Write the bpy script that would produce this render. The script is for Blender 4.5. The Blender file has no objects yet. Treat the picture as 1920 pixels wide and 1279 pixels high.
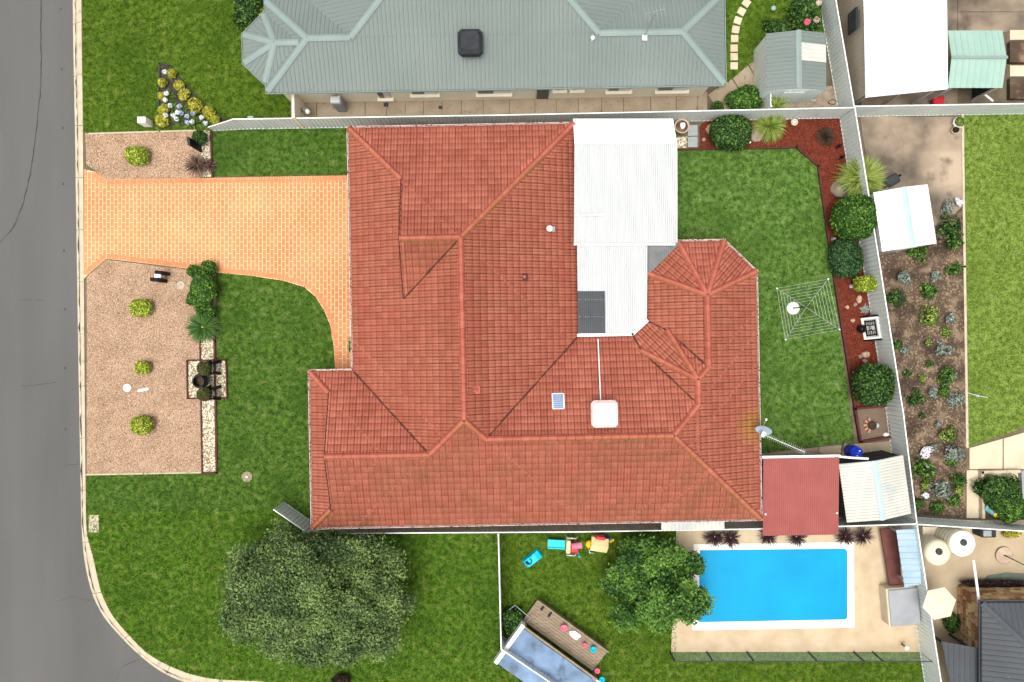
import bpy, bmesh, math, random
import numpy as np
from mathutils import Matrix, Vector
random.seed(7); RNG = np.random.default_rng(7)
R = math.radians
SC = bpy.context.scene
COL = SC.collection

# ------------------------------------------------------------------ camera, sky, sun, exposure
CAM_H = 40.0
FPX = 1493.3          # focal length in pixels of a 1920 wide picture (28 mm lens)
cd = bpy.data.cameras.new('camera'); cam = bpy.data.objects.new('camera', cd); COL.objects.link(cam)
cd.sensor_width = 36.0; cd.lens = 28.0; cd.clip_end = 900.0
cam.location = (0, 0, CAM_H); cam.rotation_euler = (0, 0, 0)
SC.camera = cam
w = bpy.data.worlds.new('World'); SC.world = w; w.use_nodes = True
nt = w.node_tree; nt.nodes.clear()
sky = nt.nodes.new('ShaderNodeTexSky'); sky.sky_type = 'NISHITA'; sky.sun_disc = False
SUN_EL, SUN_AZ = R(80), R(215)           # azimuth measured from north (+Y) towards east (+X)
sky.sun_elevation = SUN_EL; sky.sun_rotation = SUN_AZ
sky.dust_density = 6.0; sky.air_density = 1.0; sky.ozone_density = 1.0
hs = nt.nodes.new('ShaderNodeHueSaturation'); hs.inputs['Saturation'].default_value = 0.22   # a cloudy, grey-white sky
bg = nt.nodes.new('ShaderNodeBackground'); bg.inputs['Strength'].default_value = 0.15
wo = nt.nodes.new('ShaderNodeOutputWorld')
nt.links.new(sky.outputs[0], hs.inputs['Color']); nt.links.new(hs.outputs[0], bg.inputs['Color']); nt.links.new(bg.outputs[0], wo.inputs[0])
sd = bpy.data.lights.new('sun', 'SUN'); so = bpy.data.objects.new('sun', sd); COL.objects.link(so)
sd.energy = 1.35; sd.angle = R(32); sd.color = (1.0, 0.965, 0.91)
dv = Vector((math.sin(SUN_AZ)*math.cos(SUN_EL), math.cos(SUN_AZ)*math.cos(SUN_EL), math.sin(SUN_EL)))
so.rotation_euler = dv.to_track_quat('Z', 'Y').to_euler(); so.location = (0, 0, 60)
SC.view_settings.view_transform = 'Standard'; SC.view_settings.look = 'None'
SC.view_settings.exposure = 0.53; SC.view_settings.gamma = 1.0; SC.view_settings.use_curve_mapping = False

# ------------------------------------------------------------------ helpers
def P(px, py, z=0.0):
    """a point of the photograph at its real height z -> metres"""
    s = (CAM_H - z) / FPX
    return ((px-960)*s, (639.5-py)*s, z)
def P2(px, py, z=0.0): return P(px, py, z)[:2]
def PL(pts, z=0.0): return [P2(a, b, z) for a, b in pts]

MATS = {}
def mat(name, c1, c2=None, scale=3.0, rough=0.8, bump=0.0, bscale=40.0, amt=1.0, tint=0.0, rnd=0.0, metal=0.0,
        c3=None, c3scale=1.0, c3lo=0.55, c3hi=0.75, c4=None, c4scale=.4, c4lo=.5, c4hi=.75, detail=5.0, alpha=None, spec=0.14, trans=0.0, emit=0.0, stretch=None):
    m = bpy.data.materials.new(name); m.use_nodes = True; MATS[name] = m
    t = m.node_tree; N = t.nodes; L = t.links; b = N['Principled BSDF']
    b.inputs['Roughness'].default_value = rough; b.inputs['Metallic'].default_value = metal
    b.inputs['Specular IOR Level'].default_value = spec
    g = N.new('ShaderNodeNewGeometry'); pos = g.outputs['Position']
    if stretch:
        mp = N.new('ShaderNodeMapping'); mp.inputs['Scale'].default_value = stretch; L.new(pos, mp.inputs[0]); npos = mp.outputs[0]
    else: npos = pos
    c2 = c2 or c1
    nz = N.new('ShaderNodeTexNoise'); nz.inputs['Scale'].default_value = scale; nz.inputs['Detail'].default_value = detail
    L.new(npos, nz.inputs['Vector'])
    mr = N.new('ShaderNodeMapRange'); mr.inputs[1].default_value = 0.3; mr.inputs[2].default_value = 0.7
    mr.inputs[3].default_value = 0.5-0.5*amt; mr.inputs[4].default_value = 0.5+0.5*amt
    L.new(nz.outputs[0], mr.inputs[0]); fac = mr.outputs[0]
    def addto(sock, k):
        nonlocal fac
        s = N.new('ShaderNodeMath'); s.operation = 'SUBTRACT'; s.inputs[1].default_value = 0.5; L.new(sock, s.inputs[0])
        a = N.new('ShaderNodeMath'); a.operation = 'MULTIPLY_ADD'; a.inputs[1].default_value = k
        L.new(s.outputs[0], a.inputs[0]); L.new(fac, a.inputs[2]); fac = a.outputs[0]
    if tint:
        at = N.new('ShaderNodeAttribute'); at.attribute_name = 'tint'; addto(at.outputs['Fac'], tint)
    if rnd:
        oi = N.new('ShaderNodeObjectInfo'); addto(oi.outputs['Random'], rnd)
    mx = N.new('ShaderNodeMix'); mx.data_type = 'RGBA'; mx.clamp_factor = True
    L.new(fac, mx.inputs[0]); mx.inputs[6].default_value = (*c1, 1); mx.inputs[7].default_value = (*c2, 1)
    out = mx.outputs[2]
    if c3:
        n3 = N.new('ShaderNodeTexNoise'); n3.inputs['Scale'].default_value = c3scale; n3.inputs['Detail'].default_value = 6; L.new(pos, n3.inputs['Vector'])
        r3 = N.new('ShaderNodeMapRange'); r3.inputs[1].default_value = c3lo; r3.inputs[2].default_value = c3hi; L.new(n3.outputs[0], r3.inputs[0])
        m3 = N.new('ShaderNodeMix'); m3.data_type = 'RGBA'; L.new(r3.outputs[0], m3.inputs[0]); L.new(out, m3.inputs[6]); m3.inputs[7].default_value = (*c3, 1)
        out = m3.outputs[2]
    if c4:
        n4 = N.new('ShaderNodeTexNoise'); n4.inputs['Scale'].default_value = c4scale; n4.inputs['Detail'].default_value = 7; L.new(pos, n4.inputs['Vector'])
        r4 = N.new('ShaderNodeMapRange'); r4.inputs[1].default_value = c4lo; r4.inputs[2].default_value = c4hi; L.new(n4.outputs[0], r4.inputs[0])
        m4 = N.new('ShaderNodeMix'); m4.data_type = 'RGBA'; L.new(r4.outputs[0], m4.inputs[0]); L.new(out, m4.inputs[6]); m4.inputs[7].default_value = (*c4, 1)
        out = m4.outputs[2]
    L.new(out, b.inputs['Base Color'])
    if bump:
        nb = N.new('ShaderNodeTexNoise'); nb.inputs['Scale'].default_value = bscale; nb.inputs['Detail'].default_value = 4; L.new(pos, nb.inputs['Vector'])
        bp = N.new('ShaderNodeBump'); bp.inputs['Strength'].default_value = bump; bp.inputs['Distance'].default_value = 0.02
        L.new(nb.outputs[0], bp.inputs['Height']); L.new(bp.outputs[0], b.inputs['Normal'])
    if trans: b.inputs['Transmission Weight'].default_value = trans
    if alpha is not None: b.inputs['Alpha'].default_value = alpha
    m['_out'] = 0
    return m

def tag(o, label=None, cat=None, group=None, kind=None):
    if label: o['label'] = label
    if cat: o['category'] = cat
    if group: o['group'] = group
    if kind: o['kind'] = kind
    return o
def empty(name, loc=(0, 0, 0), rz=0.0, label=None, cat=None, group=None):
    o = bpy.data.objects.new(name, None); COL.objects.link(o); o.location = loc; o.rotation_euler = (0, 0, rz)
    o.empty_display_size = 0.2
    return tag(o, label, cat, group)
def link(name, me, parent=None, loc=(0, 0, 0), rz=0.0):
    o = bpy.data.objects.new(name, me); COL.objects.link(o); o.location = loc; o.rotation_euler = (0, 0, rz)
    if parent: o.parent = parent
    return o
def mesh_np(name, V, Fs, m, tint=None, smooth=False):
    """V (n,3); Fs list of arrays with k columns"""
    me = bpy.data.meshes.new(name)
    V = np.asarray(V, dtype=np.float32).reshape(-1, 3)
    if not isinstance(Fs, list): Fs = [Fs]
    Fs = [np.asarray(f, dtype=np.int32) for f in Fs if len(f)]
    loops = np.concatenate([f.ravel() for f in Fs]); cnt = np.concatenate([np.full(len(f), f.shape[1], dtype=np.int32) for f in Fs])
    st = np.concatenate([[0], np.cumsum(cnt)[:-1]]).astype(np.int32)
    me.vertices.add(len(V)); me.vertices.foreach_set('co', V.ravel())
    me.loops.add(len(loops)); me.loops.foreach_set('vertex_index', loops)
    me.polygons.add(len(cnt)); me.polygons.foreach_set('loop_start', st)
    if tint is not None:
        a = me.attributes.new('tint', 'FLOAT', 'POINT'); a.data.foreach_set('value', np.asarray(tint, dtype=np.float32))
    me.update(calc_edges=True); me.validate()
    if smooth: me.polygons.foreach_set('use_smooth', np.ones(len(cnt), dtype=bool))
    if m: me.materials.append(m)
    return me

class MB:
    def __init__(s): s.v = []; s.f = []; s.sm = []
    def add(s, vs, fs, smooth=False):
        b = len(s.v); s.v += [tuple(p) for p in vs]; s.f += [tuple(i+b for i in f) for f in fs]; s.sm += [smooth]*len(fs); return s
    def box(s, c, d, rz=0.0, taper=1.0):
        x, y, z = d[0]/2, d[1]/2, d[2]/2; ca, sa = math.cos(rz), math.sin(rz); vs = []
        for k, zz in ((1, -z), (taper, z)):
            for a, b in ((-1, -1), (1, -1), (1, 1), (-1, 1)):
                X, Y = a*x*k, b*y*k; vs.append((c[0]+X*ca-Y*sa, c[1]+X*sa+Y*ca, c[2]+zz))
        return s.add(vs, [(3, 2, 1, 0), (4, 5, 6, 7), (0, 1, 5, 4), (1, 2, 6, 5), (2, 3, 7, 6), (3, 0, 4, 7)])
    def bevbox(s, c, d, b, rz=0.0):
        x, y, z = d[0]/2, d[1]/2, d[2]/2; ca, sa = math.cos(rz), math.sin(rz)
        rings = [(-z, 0), (z-b, 0), (z, b)]; vs = []; n = 8
        for zz, i in rings:
            for a, q in ((-x+b, -y), (x-b, -y), (x, -y+b), (x, y-b), (x-b, y), (-x+b, y), (-x, y-b), (-x, -y+b)):
                X = a*(1-i/x); Y = q*(1-i/y); vs.append((c[0]+X*ca-Y*sa, c[1]+X*sa+Y*ca, c[2]+zz))
        fs = [tuple(range(n))[::-1], tuple(range(2*n, 3*n))]
        for r in range(2):
            for k in range(n): fs.append((r*n+k, r*n+(k+1) % n, (r+1)*n+(k+1) % n, (r+1)*n+k))
        return s.add(vs, fs)
    def prism(s, poly, z0, z1):
        n = len(poly); a = sum(poly[i][0]*poly[(i+1) % n][1]-poly[(i+1) % n][0]*poly[i][1] for i in range(n))
        if a < 0: poly = poly[::-1]
        vs = [(p[0], p[1], z0) for p in poly]+[(p[0], p[1], z1) for p in poly]
        return s.add(vs, [tuple(range(n, 2*n)), tuple(range(n))[::-1]]+[(i, (i+1) % n, n+(i+1) % n, n+i) for i in range(n)])
    def tube(s, pts, r, n=8, cap=True):
        rs = r if isinstance(r, (list, tuple)) else [r]*len(pts); pts = [Vector(p) for p in pts]; vs = []; m = len(pts)
        for i, p in enumerate(pts):
            d = (pts[min(i+1, m-1)]-pts[max(i-1, 0)]).normalized(); u = d.cross(Vector((0, 0, 1)))
            if u.length < 1e-3: u = Vector((1, 0, 0))
            u.normalize(); q = d.cross(u)
            for k in range(n):
                a = 2*math.pi*k/n; vs.append(p+rs[i]*(math.cos(a)*u+math.sin(a)*q))
        fs = []
        for i in range(m-1):
            for k in range(n): fs.append((i*n+k, i*n+(k+1) % n, (i+1)*n+(k+1) % n, (i+1)*n+k))
        s.add(vs, fs, True)
        if cap: s.add(vs[:n], [tuple(range(n))]); s.add(vs[-n:], [tuple(range(n))[::-1]])
        return s
    def lathe(s, prof, c=(0, 0, 0), n=24, smooth=True):
        vs = []
        for r, z in prof:
            for k in range(n): a = 2*math.pi*k/n; vs.append((c[0]+r*math.cos(a), c[1]+r*math.sin(a), c[2]+z))
        fs = [(i*n+k, i*n+(k+1) % n, (i+1)*n+(k+1) % n, (i+1)*n+k) for i in range(len(prof)-1) for k in range(n)]
        return s.add(vs, fs, smooth)
    def mesh(s, name, m):
        me = bpy.data.meshes.new(name); me.from_pydata(s.v, [], s.f); me.polygons.foreach_set('use_smooth', s.sm)
        if m: me.materials.append(m)
        me.validate(); me.update(); return me
    def build(s, name, m, parent=None, loc=(0, 0, 0), rz=0.0, **k):
        return tag(link(name, s.mesh(name, m), parent, loc, rz), **k)

def clip_half(poly, a, b, c):
    """keep a*x+b*y+c>=0"""
    out = []; n = len(poly)
    for i in range(n):
        p, q = poly[i], poly[(i+1) % n]; dp = a*p[0]+b*p[1]+c; dq = a*q[0]+b*q[1]+c
        if dp >= -1e-9: out.append(p)
        if (dp > 1e-9 and dq < -1e-9) or (dp < -1e-9 and dq > 1e-9):
            t = dp/(dp-dq); out.append((p[0]+t*(q[0]-p[0]), p[1]+t*(q[1]-p[1])))
    return out
def ccw(poly):
    a = sum(poly[i][0]*poly[(i+1) % len(poly)][1]-poly[(i+1) % len(poly)][0]*poly[i][1] for i in range(len(poly)))
    return list(poly) if a > 0 else list(poly)[::-1]
def area(poly): return 0.5*abs(sum(poly[i][0]*poly[(i+1) % len(poly)][1]-poly[(i+1) % len(poly)][0]*poly[i][1] for i in range(len(poly)))) if len(poly) > 2 else 0.0
def clip_convex(poly, reg):
    n = len(reg)
    for i in range(n):
        p, q = reg[i], reg[(i+1) % n]; ex, ey = q[0]-p[0], q[1]-p[1]
        poly = clip_half(poly, -ey, ex, ey*p[0]-ex*p[1])
        if len(poly) < 3: return []
    return poly
def inside(X, Y, poly):
    r = np.zeros(len(X), bool); n = len(poly)
    for i in range(n):
        x0, y0 = poly[i]; x1, y1 = poly[(i+1) % n]
        if y0 == y1: continue
        c = ((y0 > Y) != (y1 > Y)) & (X < (x1-x0)*(Y-y0)/(y1-y0)+x0); r ^= c
    return r
def scatter(polys, dens, excl=()):
    if not isinstance(polys[0][0], (tuple, list)): polys = [polys]
    out = []
    for poly in polys:
        xs = [p[0] for p in poly]; ys = [p[1] for p in poly]
        x0, x1 = max(min(xs), -26.5), min(max(xs), 26.5); y0, y1 = max(min(ys), -18), min(max(ys), 18)
        n = int((x1-x0)*(y1-y0)*dens); X = RNG.uniform(x0, x1, n); Y = RNG.uniform(y0, y1, n)
        k = inside(X, Y, poly)
        for e in excl: k &= ~inside(X, Y, e)
        out.append(np.stack([X[k], Y[k]], 1))
    return np.concatenate(out)
def sheet(name, poly, z, m, kind='structure', z0=-0.16, parent=None):
    return MB().prism(list(poly), z0, z).build(name, m, parent, kind=kind)

# ------------------------------------------------------------------ materials
M_asphalt = mat('asphalt', (.088, .086, .082), (.118, .115, .109), .35, .92, .5, 90, stretch=(1, .18, 1), c3=(.135, .132, .126), c3scale=38, c3lo=.5, c3hi=.68)
M_crack = mat('crack_seal', (.035, .034, .033), (.05, .05, .048), 6, .8)
M_kerb = mat('kerb_concrete', (.42, .35, .24), (.5, .44, .33), 2.2, .85, .25, 60, c3=(.2, .17, .13), c3scale=2.5, c3lo=.58, c3hi=.8)
M_conc = mat('concrete', (.27, .21, .145), (.34, .275, .195), 1.6, .88, .25, 60, c3=(.13, .1, .07), c3scale=5, c3lo=.6, c3hi=.78)
M_concdark = mat('stained_concrete', (.1, .08, .062), (.4, .31, .22), .38, .9, .2, 40, amt=1.3, c3=(.09, .07, .055), c3scale=.9, c3lo=.55, c3hi=.75, detail=8)
M_cream = mat('cream_paving', (.5, .41, .28), (.6, .51, .37), 1.0, .85, .2, 50)
M_deck = mat('pool_paving', (.42, .32, .2), (.52, .42, .29), 1.2, .85, .3, 70)
M_soil = mat('soil', (.045, .03, .022), (.12, .082, .055), .8, .95, .7, 20, c3=(.22, .155, .1), c3scale=1.6, c3lo=.52, c3hi=.7)
M_yard = mat('bare_ground', (.1, .08, .05), (.16, .125, .085), 1.5, .95, .5, 25)
def grassmats(n, a, b, y):
    s = mat(n+'_turf', tuple(k*.7 for k in a), b, 4, .95, .6, 60, amt=1.3, c3=y, c3scale=2.6, c3lo=.54, c3hi=.9, c4=tuple(k*.8 for k in a), c4scale=.45, c4lo=.5, c4hi=.8, detail=11)
    g = mat(n+'_blade', tuple(k*.6 for k in a), tuple(k*1.6 for k in b), 4, .7, tint=1.6, amt=1.0, c3=tuple(k*1.2 for k in y), c3scale=2.6, c3lo=.52, c3hi=.85, c4=tuple(k*.85 for k in a), c4scale=.45, c4lo=.5, c4hi=.82, detail=11)
    return s, g
M_lawn, M_blade = grassmats('lawn', (.039, .095, .01), (.084, .156, .021), (.19, .225, .07))
M_lawn2, M_blade2 = grassmats('verge', (.045, .098, .006), (.088, .152, .012), (.2, .22, .05))
M_lawn3, M_blade3 = grassmats('bright_lawn', (.12, .19, .025), (.18, .255, .045), (.26, .31, .09))
M_lawn5, M_blade5 = grassmats('corner_lawn', (.04, .098, .007), (.084, .16, .013), (.21, .23, .06))
M_lawn4, M_blade4 = grassmats('back_lawn', (.05, .115, .014), (.105, .19, .035), (.22, .28, .1))
M_gravel = mat('gravel_bed', (.28, .18, .115), (.4, .275, .185), 1.2, .95, .8, 45, c3=(.18, .12, .085), c3scale=30, c3lo=.55, c3hi=.7)
M_gstone = mat('gravel_stone', (.13, .075, .045), (.6, .42, .28), .8, .85, tint=1.7, amt=.3)
M_pebble = mat('pebble_bed', (.16, .12, .07), (.3, .24, .15), 3, .95, .6, 40)
M_pstone = mat('white_pebble', (.24, .2, .12), (.8, .74, .58), 1.5, .7, tint=1.4, amt=.3)
M_mulch = mat('mulch_bed', (.09, .018, .01), (.15, .032, .017), 3, .95, .8, 45)
M_chip = mat('bark_chip', (.075, .014, .008), (.24, .055, .028), 1.5, .9, tint=1.3, amt=.3, c3=(.42, .24, .15), c3scale=55, c3lo=.72, c3hi=.78)
M_mortar = mat('paver_mortar', (.76, .5, .26), (.8, .56, .32), 1.5, .9)
M_paver = mat('orange_paver', (.47, .185, .08), (.57, .26, .12), .32, .82, .2, 60, tint=.45, rnd=.4, amt=.9)
M_tile = mat('terracotta_tile', (.3, .085, .054), (.42, .138, .092), .55, .75, .2, 60, tint=.55, rnd=.55, amt=.7)
M_cap = mat('ridge_tile', (.32, .085, .055), (.42, .125, .085), 1.2, .8, .2, 60, rnd=.6, amt=.6)
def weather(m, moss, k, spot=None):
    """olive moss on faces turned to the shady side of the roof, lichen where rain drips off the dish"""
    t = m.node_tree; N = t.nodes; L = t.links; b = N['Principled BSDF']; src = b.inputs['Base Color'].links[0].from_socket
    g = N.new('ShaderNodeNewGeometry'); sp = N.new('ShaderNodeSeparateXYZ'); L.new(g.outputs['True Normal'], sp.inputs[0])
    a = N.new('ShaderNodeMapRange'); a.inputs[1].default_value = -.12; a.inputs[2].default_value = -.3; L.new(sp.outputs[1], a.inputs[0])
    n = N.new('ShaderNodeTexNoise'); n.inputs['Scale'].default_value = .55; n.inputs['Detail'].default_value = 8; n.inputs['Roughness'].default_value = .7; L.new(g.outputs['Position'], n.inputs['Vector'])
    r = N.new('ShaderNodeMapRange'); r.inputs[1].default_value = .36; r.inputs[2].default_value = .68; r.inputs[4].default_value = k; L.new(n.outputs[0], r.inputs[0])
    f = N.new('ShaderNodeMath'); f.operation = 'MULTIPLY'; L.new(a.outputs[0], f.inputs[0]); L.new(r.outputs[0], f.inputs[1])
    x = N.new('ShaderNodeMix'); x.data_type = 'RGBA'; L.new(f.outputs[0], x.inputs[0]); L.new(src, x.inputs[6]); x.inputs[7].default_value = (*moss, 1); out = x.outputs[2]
    if spot:
        v = N.new('ShaderNodeVectorMath'); v.operation = 'DISTANCE'; v.inputs[1].default_value = spot; L.new(g.outputs['Position'], v.inputs[0])
        d = N.new('ShaderNodeMapRange'); d.inputs[1].default_value = 1.1; d.inputs[2].default_value = .1; d.inputs[4].default_value = .8; L.new(v.outputs['Value'], d.inputs[0])
        f2 = N.new('ShaderNodeMath'); f2.operation = 'MULTIPLY'; L.new(d.outputs[0], f2.inputs[0]); L.new(n.outputs[0], f2.inputs[1])
        x2 = N.new('ShaderNodeMix'); x2.data_type = 'RGBA'; L.new(f2.outputs[0], x2.inputs[0]); L.new(out, x2.inputs[6]); x2.inputs[7].default_value = (.36, .22, .02, 1); out = x2.outputs[2]
    L.new(out, b.inputs['Base Color'])
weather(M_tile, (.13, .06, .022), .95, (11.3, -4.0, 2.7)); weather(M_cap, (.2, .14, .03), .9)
M_under = mat('roof_gap_shade', (.06, .022, .015), (.08, .03, .02), 3, .9)  # dark brown deck: shadow of the gaps between tiles put into its colour
M_gutter = mat('gutter_paint', (.5, .36, .33), (.6, .48, .44), 4, .5, c3=(.1, .05, .045), c3scale=9, c3lo=.55, c3hi=.62)
M_brick = mat('house_brick', (.3, .16, .1), (.38, .22, .14), 3, .85)
M_white = mat('white_steel', (.46, .475, .47), (.51, .525, .52), 2, .45, c3=(.3, .285, .26), c3scale=1.3, c3lo=.68, c3hi=.95, detail=8, stretch=(5, .35, 1))
M_whitep = mat('white_paint', (.78, .78, .76), (.82, .82, .81), 2, .4)
M_grime = mat('grey_sheet', (.13, .14, .135), (.18, .19, .185), 2, .5)
M_poly = mat('dark_skylight', (.035, .04, .047), (.055, .06, .068), 2, .25, stretch=(1, .3, 1))
M_red = mat('red_steel', (.25, .066, .057), (.285, .08, .069), 1.2, .5)
M_maroon = mat('maroon_timber', (.06, .018, .016), (.1, .03, .025), 3, .7)
M_dark = mat('dark_steel', (.03, .033, .035), (.045, .05, .052), 2, .5)
M_fence = mat('fence_sheet', (.62, .66, .62), (.7, .74, .7), .9, .5, c3=(.3, .31, .29), c3scale=2.2, c3lo=.66, c3hi=.85)
M_cream2 = mat('cream_sheet', (.46, .455, .4), (.53, .525, .47), .9, .5, c3=(.36, .4, .41), c3scale=.8, c3lo=.55, c3hi=.7)
M_blueridge = mat('pale_ridge', (.34, .46, .5), (.4, .52, .56), 2, .4)
M_green = mat('green_grey_steel', (.152, .182, .167), (.178, .209, .193), .4, .5)
M_greencap = mat('green_ridge', (.2, .255, .235), (.23, .288, .266), 1, .45)
M_mint = mat('mint_steel', (.26, .39, .325), (.3, .43, .365), 1, .5)
M_wall = mat('rendered_wall', (.74, .66, .5), (.8, .73, .58), 1, .85)
M_glass = mat('window_glass', (.02, .025, .03), (.04, .045, .05), 2, .08)
M_black = mat('black_paint', (.005, .005, .006), (.009, .009, .01), 4, .5, spec=.1)
M_coolblack = mat('charcoal_plastic', (.02, .023, .026), (.035, .038, .042), 4, .55)
M_grey = mat('grey_steel', (.24, .25, .26), (.3, .31, .32), 1.5, .45)
M_char = mat('charcoal_roof', (.055, .06, .066), (.07, .076, .083), .5, .5, c3=(.16, .17, .18), c3scale=6, c3lo=.7, c3hi=.76)
M_rock = mat('sandstone', (.32, .21, .12), (.55, .42, .28), 7, .9, .5, 25)
M_rockg = mat('grey_rock', (.2, .16, .125), (.34, .28, .22), 5, .9, .6, 18)
M_stone = mat('wall_stone', (.22, .1, .05), (.55, .4, .22), 1.3, .9, .4, 30, rnd=1.1, amt=.6)
M_blue = mat('blue_plastic', (.01, .03, .36), (.015, .045, .45), 3, .3)
M_pool = mat('pool_cover', (.0, .235, .44), (.0, .285, .52), .45, .5, .06, 8)
M_coping = mat('white_coping', (.76, .73, .67), (.82, .79, .73), 2, .7)
M_aqua = mat('aqua_plastic', (.0, .42, .56), (.01, .5, .64), 2, .35)
M_pink = mat('pink_plastic', (.7, .12, .2), (.75, .2, .28), 2, .35)
M_redpl = mat('red_plastic', (.45, .02, .03), (.5, .03, .04), 2, .35)
M_yellow = mat('yellow_plastic', (.75, .5, .02), (.8, .58, .05), 2, .35)
M_tan = mat('tan_plastic', (.72, .55, .25), (.8, .65, .34), 2, .4)
M_tarp = mat('blue_tarp', (.09, .13, .19), (.2, .3, .45), 1.1, .6, .3, 6, c3=(.05, .06, .055), c3scale=1.4, c3lo=.55, c3hi=.75)
M_wood = mat('weathered_timber', (.2, .15, .1), (.3, .24, .17), 3, .9, .4, 40, stretch=(1, 4, 1))
M_canvas = mat('cream_canvas', (.56, .48, .37), (.62, .54, .43), 2, .9)
M_tank = mat('cream_tank', (.56, .5, .36), (.62, .56, .42), 1, .5)
M_terra = mat('pot_clay', (.42, .3, .22), (.52, .4, .31), 4, .8)
M_bark = mat('grey_bark', (.2, .17, .14), (.36, .32, .28), 4, .95, .6, 30)
M_steel = mat('galvanised', (.5, .52, .53), (.58, .6, .61), 3, .35, metal=.4)
M_solar = mat('solar_cell', (.1, .16, .3), (.16, .24, .4), 2, .15)
M_dish = mat('dish_grey', (.3, .4, .46), (.36, .46, .52), 3, .4)
M_brownmat = mat('brown_rug', (.14, .1, .07), (.18, .13, .095), 3, .95, .6, 60)
def foliage(n, a, b, scale=1.8, c3=None, amt=.5, tint=1.0, **k): return mat(n, a, b, scale, .6, tint=tint, amt=amt, c3=c3, spec=.3, **k)
F_lime = foliage('lime_leaf', (.13, .19, .01), (.62, .68, .09), 7, tint=1.5)
F_dark = foliage('dark_leaf', (.008, .032, .005), (.1, .21, .025), 4, amt=.35, tint=1.5)
F_mid = foliage('mid_leaf', (.014, .055, .006), (.14, .28, .025), 3, amt=.4, tint=1.4)
F_pine = foliage('needle_leaf', (.007, .03, .007), (.07, .16, .04), 3, amt=.3, tint=1.3)
F_gum = foliage('gum_leaf', (.03, .062, .017), (.16, .235, .065), .9, amt=1.0, tint=1.2)
F_lush = foliage('lush_leaf', (.012, .05, .007), (.11, .23, .028), .9, amt=.9, tint=1.3)
F_cycad = foliage('cycad_leaf', (.012, .05, .006), (.07, .16, .015), 5)
F_straw = foliage('lime_grass', (.06, .12, .012), (.36, .42, .08), 3, amt=.3, tint=1.3)
F_burg = foliage('burgundy_leaf', (.02, .01, .008), (.2, .11, .07), 4, amt=.3, tint=1.5)
F_plum = foliage('plum_leaf', (.016, .007, .009), (.06, .025, .027), 4)
F_silver = foliage('silver_leaf', (.1, .13, .1), (.36, .41, .35), 5)
F_brown = foliage('brown_grass', (.018, .01, .005), (.065, .038, .014), 5)
F_yel = foliage('yellow_leaf', (.22, .22, .015), (.62, .56, .08), 6)
F_white = foliage('white_petal', (.6, .6, .65), (.85, .85, .86), 6)
F_lilac = foliage('lilac_petal', (.3, .33, .55), (.55, .58, .75), 6)
F_core = mat('dark_core', (.012, .02, .006), (.02, .032, .01), 5, .95)

# ------------------------------------------------------------------ plants and ground cover
def leaves(C, Nrm, size, aspect=1.7, jit=.7):
    """rhombus leaves: centres, outward normals"""
    n = len(C); d = Nrm+RNG.normal(0, jit, (n, 3)); d /= np.linalg.norm(d, axis=1)[:, None]+1e-9
    r = RNG.normal(0, 1, (n, 3)); u = np.cross(d, r); u /= np.linalg.norm(u, axis=1)[:, None]+1e-9; v = np.cross(d, u)
    s = (size*RNG.uniform(.6, 1.3, n))[:, None]
    V = np.stack([C-u*s*aspect*.5, C+v*s*.5-u*s*.05, C+u*s*aspect*.5, C-v*s*.5-u*s*.05], 1).reshape(-1, 3)
    return V, np.arange(4*n).reshape(-1, 4)
def lumps(D, k=9, a=.12, seed=None):
    g = np.random.default_rng(seed); ax = g.normal(0, 1, (k, 3)); ax /= np.linalg.norm(ax, axis=1)[:, None]; ph = g.uniform(0, 6.3, k); fr = g.uniform(2, 6, k)
    return 1+a*np.mean(np.sin((D @ ax.T)*fr+ph), axis=1)*2
def crown(D, rx, ry, rz, p, seed):
    if p > 2: D = D/((np.abs(D)**p).sum(1)**(1/p))[:, None]
    return D
def leafball(name, c, rx, ry, rz, n, size, m, label, cat='shrub', group=None, p=2.0, lump=.1, corem=None, core=.86, spikes=0.0, seed=None, parent=None):
    seed = seed if seed is not None else random.randrange(10**6)
    D = RNG.normal(0, 1, (n, 3)); D[:, 2] = np.where(D[:, 2] < -.35*np.abs(D).max(1), -D[:, 2], D[:, 2]); D /= np.linalg.norm(D, axis=1)[:, None]
    S = crown(D, rx, ry, rz, p, seed); f = lumps(D, a=lump, seed=seed)*RNG.uniform(.9, 1.04, n)
    C = S*f[:, None]*np.array([rx, ry, rz]); V, Fa = leaves(C, D/np.array([rx, ry, rz])*min(rx, rz), size)
    t = np.repeat(RNG.uniform(0, 1, n)**2.2, 4)
    root = empty(name, (c[0], c[1], c[2]-rz if c[2] > rz else 0), 0, label, cat, group) if parent is None else parent
    dz = c[2]-root.location.z if parent is None else c[2]
    V = V.copy(); off = np.array([0, 0, dz]) if parent is None else np.array(c)
    link('foliage', mesh_np('foliage', V+off, Fa, m, t), root)
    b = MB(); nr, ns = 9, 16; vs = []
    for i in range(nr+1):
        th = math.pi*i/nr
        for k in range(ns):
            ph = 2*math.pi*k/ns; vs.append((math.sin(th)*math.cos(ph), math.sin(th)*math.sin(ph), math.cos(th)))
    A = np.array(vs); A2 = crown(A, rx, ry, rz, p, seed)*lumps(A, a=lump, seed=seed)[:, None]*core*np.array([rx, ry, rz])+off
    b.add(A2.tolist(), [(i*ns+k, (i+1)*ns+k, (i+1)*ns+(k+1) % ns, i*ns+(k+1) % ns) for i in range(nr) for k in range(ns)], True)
    b.build('inner_core', corem or F_core, root)  # solid dark core filling the space behind the leaf shell
    return root
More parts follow.
